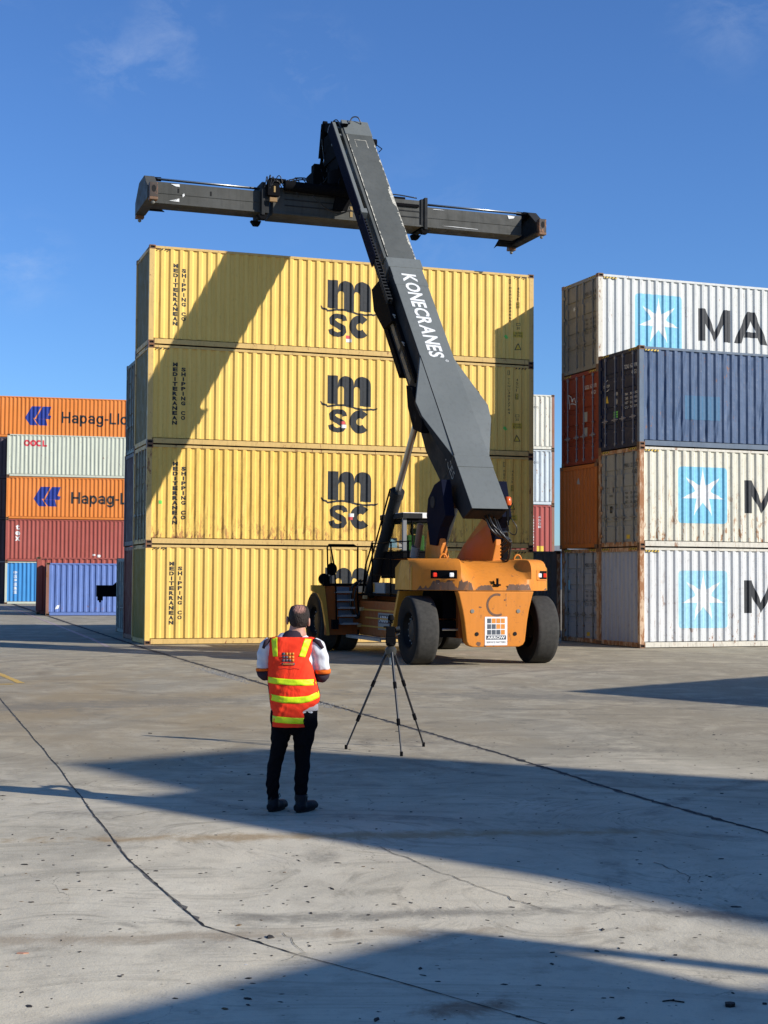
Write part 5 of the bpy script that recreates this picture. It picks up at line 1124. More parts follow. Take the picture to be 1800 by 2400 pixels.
# deck, stairs wall, front fenders
part('deck', MB().box((1.4, 0.62, 1.50), (5.4, 1.18, 1.55)).box((1.4, -1.18, 1.50), (5.4, -0.62, 1.55)).box((5.42, -2.05, 1.74), (5.8, 2.05, 1.80)).box((5.8, -1.4, 1.74), (7.6, 1.4, 1.80)), M_blk, RS)
part('front_body', MB().box((5.42, 1.18, 0.46), (5.50, 2.06, 1.74)).box((5.42, -2.06, 0.46), (5.50, -1.18, 1.74)).box((5.42, -1.18, 0.6), (5.48, 1.18, 1.5)), M_mod, RS, bevel=0.01)
for s_ in (1, -1):
    part('fender_strip', MB().add([(5.38, s_ * 1.95, 0.45), (5.38, s_ * 2.02, 0.45), (5.38, s_ * 2.10, 1.0), (5.38, s_ * 2.17, 1.35), (5.38, s_ * 2.28, 1.55), (5.38, s_ * 2.44, 1.62), (5.38, s_ * 2.44, 1.76), (5.38, s_ * 2.10, 1.76), (5.38, s_ * 2.03, 1.2)] +
                                 [(5.52, s_ * 1.95, 0.45), (5.52, s_ * 2.02, 0.45), (5.52, s_ * 2.10, 1.0), (5.52, s_ * 2.17, 1.35), (5.52, s_ * 2.28, 1.55), (5.52, s_ * 2.44, 1.62), (5.52, s_ * 2.44, 1.76), (5.52, s_ * 2.10, 1.76), (5.52, s_ * 2.03, 1.2)],
                                 [tuple(range(9)), tuple(range(9, 18))[::-1]] + [(i, (i + 1) % 9, 9 + (i + 1) % 9, 9 + i) for i in range(9)]), M_moy, RS)
    part('front_fender', MB().box((5.53, s_ * 2.20 if s_ < 0 else 1.95, 1.66), (5.9, s_ * 1.95 if s_ < 0 else 2.20, 1.735)), M_moy, RS)
for k in range(5):
    z_ = 1.56 - k * 0.205; y_ = 1.82 - 0.028 * k
    st = part('step', MB().box((5.20 - 0.05 * k, y_ - 0.42, z_), (5.42, y_, z_ + 0.025)).box((5.20 - 0.05 * k, y_ - 0.42, z_ + 0.025), (5.215 - 0.05 * k, y_, z_ + 0.05)), M_bar, RS)
    part('step_back', MB().box((5.395, y_ - 0.40, z_ + 0.03), (5.415, y_ - 0.02, z_ + 0.16)), M_step, RS)
def rail(pts, r=0.02, m=M_blk, nm='handrail'): return part(nm, MB().tube(pts, r, 8), m, RS, smooth=True)
rail([(5.3, 2.03, 1.75), (5.3, 2.06, 2.75), (5.3, 2.02, 2.82), (5.3, 1.33, 2.82), (5.3, 1.22, 2.76), (5.3, 1.22, 1.5), (5.3, 1.18, 1.02)], 0.022)
rail([(5.28, 1.98, 2.80), (5.28, 1.86, 2.2), (5.28, 1.82, 1.6), (5.28, 1.80, 0.85)], 0.022)
part('post_foot', MB().box((5.22, 1.76, 0.62), (5.36, 1.92, 0.86)), M_blk, RS)
part('hose_loop', MB().hose([(5.3, 1.12, 1.9), (5.28, 1.35, 1.75), (5.26, 1.42, 1.45), (5.26, 1.40, 1.15), (5.27, 1.30, 0.95), (5.28, 1.20, 0.92), (5.3, 1.16, 1.1)], 0.035, 8).hose([(5.3, 1.06, 1.9), (5.2, 1.28, 1.7), (5.2, 1.34, 1.4), (5.2, 1.30, 1.05), (5.22, 1.2, 0.95)], 0.02, 8), M_hose, RS, smooth=True)
part('work_lamp', MB().lathe([(0.05, 0), (0.13, 0.05), (0.15, 0.12), (0.14, 0.16)], 18, lambda a, b_, z: (5.35 + z, 2.10 + a, 1.92 + b_)).box((5.3, 2.05, 1.74), (5.4, 2.15, 1.85)), M_blk, RS, sharp=40)
part('mirror', MB().lathe([(0.02, 0), (0.16, 0.01), (0.17, 0.03), (0.10, 0.08)], 22, lambda a, b_, z: (5.5 + z, 1.86 + a * 0.85, 2.18 + b_)).tube([(5.55, 1.86, 2.18), (5.35, 1.95, 2.5)], 0.012, 6), M_blk, RS, sharp=40)
part('valve_block', MB().box((5.3, 1.98, 1.78), (5.5, 2.14, 2.0)), M_blk, RS)
# deck rails on the left
for z_ in (2.02, 2.44, 2.84): rail([(1.3, 1.18, z_), (4.3, 1.18, z_)], 0.014)
for x_ in (1.5, 2.75, 4.2): rail([(x_, 1.18, 1.5), (x_, 1.18, 2.86)], 0.022, nm='rail_post')
rail([(4.2, 1.18, 2.84), (4.75, 1.18, 2.3), (4.9, 1.18, 1.6)], 0.022); rail([(4.15, 1.2, 2.9), (4.6, 1.25, 2.2), (4.8, 1.25, 1.5)], 0.016)
part('battery_box', MB().box((3.35, 0.95, 1.57), (4.35, 1.14, 1.84)), paint('grey battery box', (0.24, 0.255, 0.25)), RS, bevel=0.01)
part('battery_box', MB().box((2.3, 0.95, 1.57), (3.3, 1.12, 1.82)), M_boomdk, RS, bevel=0.01)
part('box_strip', MB().box((4.10, 1.142, 1.60), (4.30, 1.146, 1.82)), M_moy, RS)
# cab
cabx0, cabx1, cy = 3.05, 4.75, 0.76
cb = part('cab', MB().box((cabx0, -0.12, 1.95), (cabx1, cy, 2.60)).box((cabx0 - .02, -0.14, 2.60), (cabx1 + .02, cy + .02, 2.645)), M_blk, RS, bevel=0.015)
for x_, y_ in ((cabx0, cy - 0.10), (cabx0, -0.12), (cabx1 - 0.07, cy - 0.07), (cabx1 - 0.07, -0.12)):
    rear = x_ == cabx0
    part('cab_pillar', MB().box((x_, y_, 2.645), (x_ + (0.09 if rear else 0.07), y_ + (0.10 if rear else 0.07), 3.47)), paint('grey cab paint', (0.19, 0.195, 0.20)) if rear else M_blk, cb, bevel=0.01)
part('cab_roof', MB().box((cabx0 - 0.05, -0.14, 3.46), (cabx1 + .05, cy + .02, 3.60)), M_panelw, cb, bevel=0.012)
part('roof_dark_strip', MB().box((cabx0 - 0.075, 0.27, 3.455), (cabx0 - 0.055, cy + .03, 3.585)).box((cabx0 - 0.05, cy + .022, 3.46), (cabx1, cy + .04, 3.585)), M_boomdk, cb)  # dark strips over the left part of the roof edge
part('roof_liner', MB().box((cabx0 + 0.01, -0.09, 3.36), (cabx1 - .02, cy - .03, 3.458)), M_blk, cb)
for nm, a_, b_ in (('rear_window', (cabx0 + .03, -0.10, 2.65), (cabx0 + .04, cy - .1, 3.37)), ('side_window', (cabx0 + .1, cy - .04, 2.65), (cabx1 - .08, cy - .03, 3.37)), ('side_window', (cabx0 + .1, -0.09, 2.65), (cabx1 - .08, -0.08, 3.37)), ('windscreen', (cabx1 - .03, -0.04, 2.65), (cabx1 - .02, cy - .08, 3.37))):
    part(nm, MB().box(a_, b_), M_glass, cb)
part('window_bar', MB().box((cabx0 - .01, 0.50, 2.65), (cabx0 + .02, 0.525, 3.40)), M_blk, cb)
seat = part('seat', MB().box((3.5, 0.02, 2.2), (4.0, 0.52, 2.70)).box((3.42, 0.04, 2.65), (3.58, 0.50, 3.05)), M_seat, cb, bevel=0.04)
part('headrest', MB().box((3.42, 0.13, 3.08), (3.54, 0.41, 3.22)), M_blk, cb, bevel=0.03)
part('steering_wheel', MB().tube([(4.35 + 0.1 * sin(k * pi / 8), 0.18 * cos(k * pi / 8), 2.78 + 0.12 * sin(k * pi / 8)) for k in range(17)], 0.015, 6).tube([(4.35, 0, 2.78), (4.5, 0, 2.3)], 0.025, 6), M_blk, cb)
part('notice_sheet', MB().box((4.66, 0.35, 2.75), (4.67, 0.60, 3.0)), M_sky2, cb); part('notice_sheet', MB().box((4.66, 0.08, 2.72), (4.67, 0.30, 2.95)), M_panelw, cb)
# exhaust stack with perforated guard
ex = part('exhaust_pipe', MB().tube([(1.62, 0.95, 2.35), (1.28, 0.95, 3.25)], 0.075, 14), paint('hot brown steel', (0.20, 0.12, 0.08)), RS, sharp=40)
gd = part('exhaust_guard', MB().tube([(1.66, 0.98, 2.30), (1.50, 0.98, 2.72)], 0.11, 16, cap=False), M_bar, ex, sharp=60)
hm_ = cm('gh', lambda: MB().lathe([(0.011, 0), (0.011, 0.004)], 6, lambda a, b_, z: (a, b_, z)).mesh('guard_hole', M_hole))
ax = Vector((-0.16, 0, 0.42)).normalized()
for i in range(9):
    for k in range(9):
        th_ = radians(100 + k * 18 + (9 if i % 2 else 0)); e1 = Vector((0, 1, 0)); e2 = ax.cross(e1)
        nrm = e1 * cos(th_) + e2 * sin(th_); p_ = Vector((1.66, 0.98, 2.30)) + ax * (0.05 + i * 0.045) + nrm * 0.110
        if nrm.x > 0.4: continue
        o = link('guard_hole', hm_, gd); o.location = p_; o.rotation_euler = nrm.to_track_quat('Z', 'Y').to_euler()
part('white_pipe', MB().box((1.9, 0.19, 2.3), (1.98, 0.26, 3.35)), M_panelw, RS, bevel=0.01)
part('engine_hood', MB().box((1.2, -0.6, 1.6), (2.9, 0.6, 2.28)), M_mod, RS, bevel=0.04)
part('hydraulic_tank', MB().box((1.3, 0.62, 1.58), (2.2, 1.05, 2.25)), M_blk, RS, bevel=0.02)

# head: rotator under the boom tip
part('tip_arm', MB().prism([(6.35, -0.15), (6.62, -0.05), (7.62, -0.62), (7.95, -1.25), (7.25, -1.5), (6.2, -0.95)], -0.36, -0.28, lambda p, d: bp(p[0], d, p[1])).prism([(6.35, -0.15), (6.62, -0.05), (7.62, -0.62), (7.95, -1.25), (7.25, -1.5), (6.2, -0.95)], 0.28, 0.36, lambda p, d: bp(p[0], d, p[1])), M_blk, RS, bevel=0.01)
head = part('rotator', MB().tube([(10.3, 0.1, 13.72), (10.3, 0.1, 14.15)], 0.52, 24), M_blk, RS, sharp=40)
part('rotator_yoke', MB().box((9.85, -0.33, 14.15), (10.9, -0.23, 15.5)).box((9.85, 0.36, 14.15), (10.9, 0.46, 15.5)).box((9.9, -0.3, 14.15), (10.85, 0.4, 14.35)).box((9.95, -0.23, 14.55), (11.25, 0.50, 15.45)), M_blk, head, bevel=0.01)
part('rotator_motor', MB().tube([(10.9, 0.35, 13.9), (10.9, 0.35, 14.5)], 0.14, 12).tube([(9.9, -0.4, 13.9), (9.9, -0.4, 14.4)], 0.12, 12), M_blk, head, sharp=40)
tp = Vector(bp(7.95, .32, -0.75))
for y_ in (0.42, -0.42):
    part('damper_cylinder', MB().tube([(11.42, y_, 15.95), (11.72, y_, 14.95)], 0.12, 12).tube([(11.72, y_, 14.95), (11.9, y_, 14.1)], 0.05, 10).tube([(11.42, y_ - .06, 15.95), (11.42, y_ + .06, 15.95)], 0.10, 12), M_blk, RS, sharp=40)
part('tip_beam', MB().prism([(9.3, 15.35), (11.4, 15.98), (11.5, 15.80), (10.2, 15.1)], 0.30, 0.46, lambda p, d: (p[0], d, p[1])), M_blk, RS, bevel=0.01)
part('junction_box', MB().box((11.35, 0.05, 13.85), (12.15, 0.80, 14.45)).box((11.6, 0.15, 14.4), (11.95, 0.7, 14.75)), M_blk, RS, bevel=0.01)
rh = random.Random(8)
for k in range(9):
    a_ = Vector((10.9 + rh.uniform(-.3, .8), rh.uniform(-.1, .7), 15.3 + rh.uniform(-.2, .5))); b_ = Vector((11.6 + rh.uniform(-.4, .4), rh.uniform(0, .7), 14.0 + rh.uniform(-.1, .3)))
    m_ = a_.lerp(b_, 0.5) + Vector((rh.uniform(-.1, .35), rh.uniform(-.2, .3), rh.uniform(-.25, .05)))
    part('hose', MB().hose([a_, a_.lerp(m_, .6) + Vector((.05, 0, .05)), m_, m_.lerp(b_, .6), b_], 0.018, 6), M_hose, head, smooth=True)
part('hose', MB().hose([bp(6.55, .20, -.02), bp(6.72, .10, .10), bp(6.74, -.08, .11), bp(6.6, -.18, -.02)], 0.02, 6).hose([bp(6.4, .45, -.1), bp(6.75, .55, -.05), bp(7.0, .62, -.4), bp(7.4, .5, -.9)], 0.018, 6), M_hose, inner, smooth=True)
part('tip_sensor', MB().tube([bp(5.95, -.44, -.2), bp(5.95, -.56, -.2)], 0.11, 14).tube([bp(5.8, -.5, -.15), bp(5.5, -.62, -.1), bp(5.35, -.5, -.12)], 0.014, 6), M_blk, inner)

# lifting frame (spreader): own axes; along = container direction
Q0 = (-6.53, 40.16); QY = 0.333; QZ = 12.57
spw = Matrix.Translation(Vector((Q0[0], Q0[1], 0))) @ Matrix.Rotation(QY, 4, 'Z') @ Matrix.Translation(Vector((5.99, 1.13, QZ)))
rs_inv = (Matrix.Translation(Vector((2.18, 33.47, 0))) @ Matrix.Rotation(radians(108.8), 4, 'Z')).inverted()
SP = part('spreader', MB().box((-2.35, -0.46, 0.09), (2.35, 0.46, 0.84)).box((-2.35, -0.50, 0.03), (2.35, 0.50, 0.09)), M_spread, RS, bevel=0.012)
SP.matrix_local = rs_inv @ spw
for z_ in (0.30, 0.48, 0.66): part('side_rib', MB().box((-2.0, -0.475, z_), (2.3, -0.462, z_ + 0.03)), M_boomdk, SP)
part('reflector_strip', MB().box((0.02, -0.478, 0.14), (0.10, -0.476, 0.30)).box((0.02, -0.478, 0.35), (0.10, -0.476, 0.46)).box((0.02, -0.478, 0.53), (0.10, -0.476, 0.64)), paint('ochre strip', (0.30, 0.20, 0.07), dirt=0.6), SP)
for x_, s_ in ((-2.66, -1), (2.42, 1)):
    part('end_collar', MB().box((x_ - 0.05, -0.54, -0.04), (x_ + 0.05, 0.54, 0.93)).box((x_ - 0.16 if s_ > 0 else x_ + 0.05, -0.50, 0.03), (x_ - 0.05 if s_ > 0 else x_ + 0.18, 0.50, 0.88)), M_boomdk, SP, bevel=0.012)
    for d0_, d1_ in ((-0.50, -0.30), (0.30, 0.50)): part('collar_foot', MB().prism([(-0.16, -0.02), (0.16, -0.02), (0.06, -0.16), (-0.10, -0.16)], d0_, d1_, lambda p, d: (x_ + p[0] * s_, d, p[1])), M_blk, SP, bevel=0.01)
for s_ in (-1, 1):
    x0, x1 = (2.45, 5.68) if s_ > 0 else (-5.86, -2.7)
    arm = part('telescopic_arm', MB().box((x0, -0.33, 0.10), (x1, 0.33, 0.70)).box((x0, -0.36, 0.07), (x1, 0.36, 0.125)).box((x0, -0.345, 0.36), (x1, -0.33, 0.375)), M_spread, SP, bevel=0.012)
    for x_ in ((-5.15, -4.2) if s_ < 0 else ()): part('arm_slot', MB().box((x_, -0.3345, 0.42), (x_ + 0.05, -0.329, 0.55)), M_hole, arm)
    for pl in (([(-5.35, .66), (-5.1, .67), (-5.09, .60), (-5.2, .60)], [(-5.4, .17), (-5.1, .16), (-5.1, .26), (-5.16, .24), (-5.18, .19)], [(-5.0, .30), (-4.94, .36), (-4.96, .42), (-5.01, .38)]) if s_ < 0 else
               ([(5.2, .68), (5.45, .66), (5.40, .60), (5.24, .57)], [(3.0, .16), (4.2, .145), (4.2, .155), (3.4, .17)], [(2.7, .64), (3.1, .645), (3.0, .655), (2.75, .655)])):
        link('bare_patch', Flat().poly(pl).mesh('bare_patch', M_letwhite, lambda u, z: (u, -0.3475, z)), arm)
    for dy in (-0.05, 0.05): part('extension_rod', MB().tube([(s_ * 2.6, dy - .15, 0.82), (s_ * 5.72, dy - .15, 0.82)], 0.022, 8), M_chrome if dy < 0 else M_boomdk, SP, smooth=True)
    part('rod_end', MB().tube([(s_ * 5.6, -0.15, 0.82), (s_ * 5.86, -0.15, 0.81)], 0.06, 10).box((s_ * 5.86 - .06, -.22, .62), (s_ * 5.86 + .06, -.08, .87)), M_blk, SP, sharp=40)
    # end beam across the width, deep in the middle and tapering to the corners
    xe = s_ * 5.99; prof = [(-1.05, 0.06), (1.05, 0.06), (1.05, 0.36), (0.40, 0.80), (-0.40, 0.80), (-1.05, 0.36)]
    eb = part('end_beam', MB().prism(prof, xe - 0.02, xe + 0.02, lambda p, d: (d + s_ * 0.13, p[0], p[1])).prism([(-1.05, 0.02), (1.05, 0.02), (1.05, 0.075), (-1.05, 0.075)], xe - s_ * 0.15, xe + s_ * 0.15, lambda p, d: (d, p[0], p[1]))
              .add([(xe - .14, -1.02, .36), (xe + .16, -1.02, .36), (xe + .16, -.40, .82), (xe - .14, -.40, .82), (xe - .14, -1.02, .32), (xe + .16, -1.02, .32), (xe + .16, -.40, .78), (xe - .14, -.40, .78)], [(0, 1, 2, 3), (4, 7, 6, 5), (0, 4, 5, 1), (3, 2, 6, 7), (0, 3, 7, 4), (1, 5, 6, 2)])
              .add([(xe - .14, 1.02, .36), (xe + .16, 1.02, .36), (xe + .16, .40, .82), (xe - .14, .40, .82), (xe - .14, 1.02, .32), (xe + .16, 1.02, .32), (xe + .16, .40, .78), (xe - .14, .40, .78)], [(0, 1, 2, 3), (4, 7, 6, 5), (0, 4, 5, 1), (3, 2, 6, 7), (0, 3, 7, 4), (1, 5, 6, 2)])
              .box((xe - .14, -.40, .78), (xe + .16, .40, .82)), M_boomdk if s_ > 0 else M_spread, SP, bevel=0.008)
    for yy_ in (-1.13, 1.13):
        cbx = part('corner_box', MB().box((xe - 0.12, yy_ - 0.10, 0.02), (xe + 0.12, yy_ + 0.10, 0.43)), paint('brown steel', (0.055, 0.042, 0.034), dirt=0.6, rust=0.5), SP, bevel=0.01)
        me = Flat().ring(0, 0, 0, 0.075, n=18, sx=0.85).mesh('hand_hole', M_hole, lambda u, z: (xe + u, yy_ - 0.102, 0.25 + z * 1.35)); link('hand_hole', me, cbx)
        part('twistlock_housing', MB().box((xe - 0.12, yy_ - 0.11, -0.06), (xe + 0.12, yy_ + 0.11, 0.02)), M_cast, SP, bevel=0.01)
        part('twistlock', MB().tube([(xe, yy_, -0.06), (xe, yy_, -0.11)], 0.04, 10).tube([(xe, yy_, -0.10), (xe, yy_, -0.14), (xe, yy_, -0.17)], [0.055, 0.05, 0.015], 8), M_bardk, SP, sharp=40)
    part('gusset', MB().prism([(0, 0.08), (0, 0.50), (-0.55, 0.08)], 0.62, 0.66, lambda p, d: (xe + p[0] * s_ - s_ * .1, d, p[1])), M_boomdk, eb)
# near side hydraulics: cylinder, valves, hoses and lamp
part('damping_cylinder', MB().tube([(-2.05, -0.62, 0.86), (0.25, -0.62, 0.80)], 0.15, 16), M_blk, SP, sharp=40)
part('top_frame', MB().box((-0.9, -0.55, 0.88), (1.1, 0.55, 1.08)).box((-1.9, -0.12, 0.88), (1.9, 0.12, 1.0)), M_blk, SP, bevel=0.012)
part('head_leg', MB().add([(-0.35, -0.62, 1.25), (0.25, -0.62, 1.25), (-0.12, -0.62, 0.28), (-0.55, -0.62, 0.28), (-0.35, -0.50, 1.25), (0.25, -0.50, 1.25), (-0.12, -0.50, 0.28), (-0.55, -0.50, 0.28)], [(0, 1, 2, 3), (4, 7, 6, 5), (0, 4, 5, 1), (1, 5, 6, 2), (2, 6, 7, 3), (3, 7, 4, 0)]), M_blk, SP, bevel=0.008)
part('valve_block', MB().box((-2.56, -0.66, 0.52), (-2.2, -0.50, 0.96)).box((-2.5, -0.62, 0.96), (-2.0, -0.4, 1.05)), M_blk, SP, bevel=0.01)
part('marker_lamp', MB().box((-2.50, -0.68, 0.34), (-2.28, -0.58, 0.46)), paint('tan lamp', (0.25, 0.15, 0.06)), SP)
part('tag', MB().box((-2.38, -0.67, 0.62), (-2.33, -0.665, 0.80)), paint('ochre strip', (0.30, 0.20, 0.07)), SP)
rh = random.Random(19)
for k in range(16):
    x_ = rh.uniform(-2.6, -1.5); a_ = Vector((x_, -0.6 + rh.uniform(-.08, .1), 0.75 + rh.uniform(-.15, .2))); b_ = Vector((x_ + rh.uniform(-.3, .7), -0.55 + rh.uniform(-.1, .15), 0.85 + rh.uniform(-.3, .2)))
    m_ = a_.lerp(b_, 0.5) + Vector((0, -0.05, rh.uniform(0.12, 0.30)))
    part('hose', MB().hose([a_, a_.lerp(m_, .55) + Vector((0, 0, .06)), m_, m_.lerp(b_, .45) + Vector((0, 0, .06)), b_], 0.015, 6), M_hose, SP, smooth=True)
for z_ in (0, .05): part('hose', MB().hose([(-1.9, -.55, 1.0 + z_), (-1.4, -.5, 1.12 + z_), (-1.0, -.45, 0.98), (0.1, -.45, 0.96 + z_)], 0.02, 6), M_hose, SP, smooth=True)
part('hose', MB().hose([(-1.2, -.66, .62), (-0.95, -.7, .40), (-0.7, -.68, .24), (-0.35, -.6, .22), (0.0, -.56, .35)], 0.02, 6), M_hose, SP, smooth=True)
for k in range(4): part('hose', MB().hose([(0.3, -.58, .95 - .05 * k), (0.55, -.7, .80 + .03 * k), (0.85, -.66, .92 - .06 * k), (1.1, -.55, .9)], 0.017, 6), M_hose, SP, smooth=True)
part('side_guide', MB().box((0.9, -0.52, 0.62), (2.2, -0.46, 0.70)), M_blk, SP)
part('hose', MB().hose([(1.0, -.3, .92), (1.5, -.3, 1.0), (2.2, -.3, .95)], 0.02, 6), M_hose, SP, smooth=True)
# hanging bracket at the far right corner
part('corner_hook', MB().prism([(5.35, -0.02), (6.0, -0.02), (6.05, 0.30), (5.72, 0.42), (5.45, 0.25), (5.25, -0.10)], 0.80, 0.86, lambda p, d: (p[0], d, p[1])), M_boomdk, SP)

# ------------------------------------------------------------------ tripod with instrument
TP = thing('tripod', 'black three legged survey tripod with instrument head beside the worker', 'tripod', (0.087, 16.657, 0))
feet = [(-0.42, 16.76), (0.21, 16.15), (0.48, 17.06)]
M_tri = plain('dark carbon tube', (0.018, 0.018, 0.02), 0.35); M_trig = plain('tripod casting', (0.10, 0.10, 0.09), 0.3, metal=0.6)
for fx, fy in feet:
    ft = Vector((fx - 0.087, fy - 16.657, 0.02)); hd = Vector((0.0, 0.0, 1.13)) + Vector((ft.x, ft.y, 0)).normalized() * 0.045
    l0 = hd.lerp(ft, 0.34); l1 = hd.lerp(ft, 0.70)
    lg = part('leg', MB().tube([hd, l0], 0.0165, 10), M_tri, TP, sharp=50)
    part('leg_section', MB().tube([l0, l1], 0.0135, 10).tube([l1, ft], 0.0105, 10), M_tri, lg, sharp=50)
    for q in (l0, l1): part('twist_clamp', MB().tube([q + (hd - ft).normalized() * 0.045, q - (hd - ft).normalized() * 0.03], 0.0215, 10), M_blk, lg, sharp=50)
    part('foot', MB().tube([ft + Vector((0, 0, 0.03)), (ft.x, ft.y, 0.0)], 0.017, 8), M_blk, lg, sharp=50)
part('spider', MB().lathe([(0.02, 1.06), (0.062, 1.10), (0.066, 1.16), (0.035, 1.19)], 14, lambda a, b_, z: (a, b_, z)), M_trig, TP, sharp=40)
part('center_column', MB().tube([(0, 0, 0.98), (0, 0, 1.24)], 0.016, 10), M_chrome, TP, sharp=50)
hdp = part('tripod_head', MB().box((-0.06, -0.05, 1.22), (0.06, 0.05, 1.30)).lathe([(0.03, 1.19), (0.055, 1.20), (0.055, 1.235), (0.03, 1.24)], 14, lambda a, b_, z: (a, b_, z)), M_blk, TP, bevel=0.008)
part('instrument', MB().box((-0.055, -0.045, 1.30), (0.05, 0.045, 1.415)).tube([(0.05, 0, 1.37), (0.11, 0, 1.37)], 0.026, 10).box((-0.085, -0.02, 1.40), (-0.02, 0.02, 1.42)), M_blk, hdp, bevel=0.006)
part('knob', MB().tube([(0.06, -0.02, 1.39), (0.105, -0.02, 1.40)], 0.022, 10).tube([(0.06, 0.02, 1.32), (0.10, 0.03, 1.34)], 0.014, 8), M_trig, hdp, sharp=40)
part('top_mount', MB().tube([(-0.005, 0, 1.41), (-0.005, 0, 1.46)], 0.012, 8).box((-0.035, -0.02, 1.455), (0.025, 0.02, 1.475)).lathe([(0.012, 1.475), (0.036, 1.49), (0.036, 1.53), (0.02, 1.55)], 12, lambda a, b_, z: (a, b_, z)), M_blk, hdp, sharp=50)

# ------------------------------------------------------------------ worker
PER = thing('person', 'man in an orange high visibility vest and black trousers standing with his back to us', 'person', (-0.776, 12.296, 0), radians(-1.5))
PX = 1168.0
def px(x): return (x - 500) / PX
def pz(y): return (2105 - y) / PX
def rings_to_mesh(rings, seg=28, cap=True, power=2.0):
    """rings: (x left, x right, y px, depth radius, depth centre)"""
    v = []; f = []
    for (xl, xr2, y, ry, cyy) in rings:
        cx = px((xl + xr2) / 2); rx = (xr2 - xl) / 2 / PX
        for k in range(seg):
            t = 2 * pi * k / seg; c_, s_ = cos(t), sin(t); e = 2.0 / power
            v.append((cx + rx * abs(c_) ** e * (1 if c_ > 0 else -1), cyy + ry * abs(s_) ** e * (1 if s_ > 0 else -1), pz(y)))
    n = len(rings)
    for i in range(n - 1):
        for k in range(seg): f.append((i * seg + k, i * seg + (k + 1) % seg, (i + 1) * seg + (k + 1) % seg, (i + 1) * seg + k))
    if cap: f += [tuple(range(seg))[::-1], tuple(range((n - 1) * seg, n * seg))]
    return MB().add(v, f)
def interp(rings, k=4):
    out = []
    n = len(rings)
    for i in range(n - 1):
        p0, p1, p2, p3 = rings[max(i - 1, 0)], rings[i], rings[i + 1], rings[min(i + 2, n - 1)]
        for j in range(k):
            t = j / k; out.append(tuple(0.5 * ((2 * b_) + (-a_ + c_) * t + (2 * a_ - 5 * b_ + 4 * c_ - d_) * t * t + (-a_ + 3 * b_ - 3 * c_ + d_) * t ** 3) for a_, b_, c_, d_ in zip(p0, p1, p2, p3)))
    out.append(rings[-1]); return out
def fuse(name, mbs, voxel, m, parent, disp=None, smooth_it=4, label=None):
    """several closed shapes fused into one continuous skin"""
    mb = MB()
    for q in mbs: mb.add(q.v, q.f)
    me = mb.mesh(name, m); o = bpy.data.objects.new(name, me); col.objects.link(o)
    r = o.modifiers.new('r', 'REMESH'); r.mode = 'VOXEL'; r.voxel_size = voxel
    s = o.modifiers.new('s', 'SMOOTH'); s.iterations = smooth_it; s.factor = 0.5
    dg = bpy.context.evaluated_depsgraph_get(); dg.update()
    me2 = bpy.data.meshes.new_from_object(o.evaluated_get(dg)); bpy.data.objects.remove(o)
    if disp:
        nrm = [v.normal.copy() for v in me2.vertices]
        for v, n_ in zip(me2.vertices, nrm): v.co = v.co + n_ * disp(v.co)
    for p_ in me2.polygons: p_.use_smooth = True
    me2.materials.clear(); me2.materials.append(m); return link(name, me2, parent, label)
def fabric(name, c, bump=0.5, scale=9, rough=0.9, spec=0.15, c2=None):
    m, nt, b = newmat(name); tcn = N(nt, 'ShaderNodeTexCoord'); o = tcn.outputs['Object']
    nt.links.new(mixc(nt, rng(nt, noise(nt, o, 14, 5, 0.6), 0.35, 0.7), c, c2 or tuple(x * 0.78 for x in c)), b.inputs['Base Color']); b.inputs['Roughness'].default_value = rough; b.inputs['Specular IOR Level'].default_value = spec
    bp_ = N(nt, 'ShaderNodeBump'); bp_.inputs['Strength'].default_value = bump; bp_.inputs['Distance'].default_value = 0.03
    nt.links.new(noise(nt, mapping(nt, o, (1, 1, 0.6)), scale, 4, 0.55, 0.6), bp_.inputs['Height']); nt.links.new(bp_.outputs[0], b.inputs['Normal']); return m
M_skin = fabric('skin', (0.50, 0.27, 0.19), 0.1, 30, 0.55, 0.35, (0.44, 0.21, 0.14))
M_hair = fabric('short dark hair', (0.022, 0.015, 0.012), 0.8, 60, 0.7, 0.3)
M_trous = fabric('black denim', (0.006, 0.006, 0.008), 0.7, 10, 0.95, 0.05)
M_boot = fabric('black boot leather', (0.008, 0.009, 0.013), 0.3, 12, 0.6, 0.2)
M_sole = plain('boot sole', (0.010, 0.010, 0.011), 0.8)
M_shirt = fabric('white shirt cloth', (0.70, 0.70, 0.72), 0.5, 9)
M_sldk = fabric('dark purple grey cloth', (0.045, 0.03, 0.042), 0.5, 9)
M_slor = fabric('orange cuff tape', (0.80, 0.16, 0.02), 0.3, 9)
M_vest = fabric('orange high visibility cloth', (0.95, 0.060, 0.022), 0.75, 6.5, 0.85, 0.1, (0.88, 0.045, 0.018))
M_lime = fabric('lime reflective tape', (0.66, 0.86, 0.01), 0.3, 10, 0.5, 0.4, (0.58, 0.78, 0.01))
M_vtrim = plain('vest binding', (0.02, 0.015, 0.03), 0.8)
torso = interp([(395, 615, 345, .055, 0.0), (330, 690, 395, .095, 0.0), (262, 742, 440, .120, 0.0), (262, 735, 560, .128, 0.0), (280, 740, 700, .130, 0.0), (285, 748, 850, .132, 0.0), (295, 760, 1000, .135, 0.0), (298, 765, 1130, .135, 0.0), (310, 750, 1230, .130, 0)], 3)
headr = interp([(520, 590, 76, .030, 0.02), (490, 648, 112, .076, 0.015), (478, 664, 160, .096, 0.015), (476, 666, 205, .100, 0.02), (486, 658, 250, .090, 0.03), (492, 645, 285, .072, 0.035), (520, 625, 310, .045, 0.045)], 4)
neck = interp([(482, 630, 262, .058, 0.0), (470, 636, 320, .062, -0.005), (420, 650, 375, .075, -0.005), (380, 640, 420, .08, 0)], 3)
def limb(pts, rs): return MB().tube(pts, rs, 18)
def V(x, y, d): return Vector((px(x), d, pz(y)))
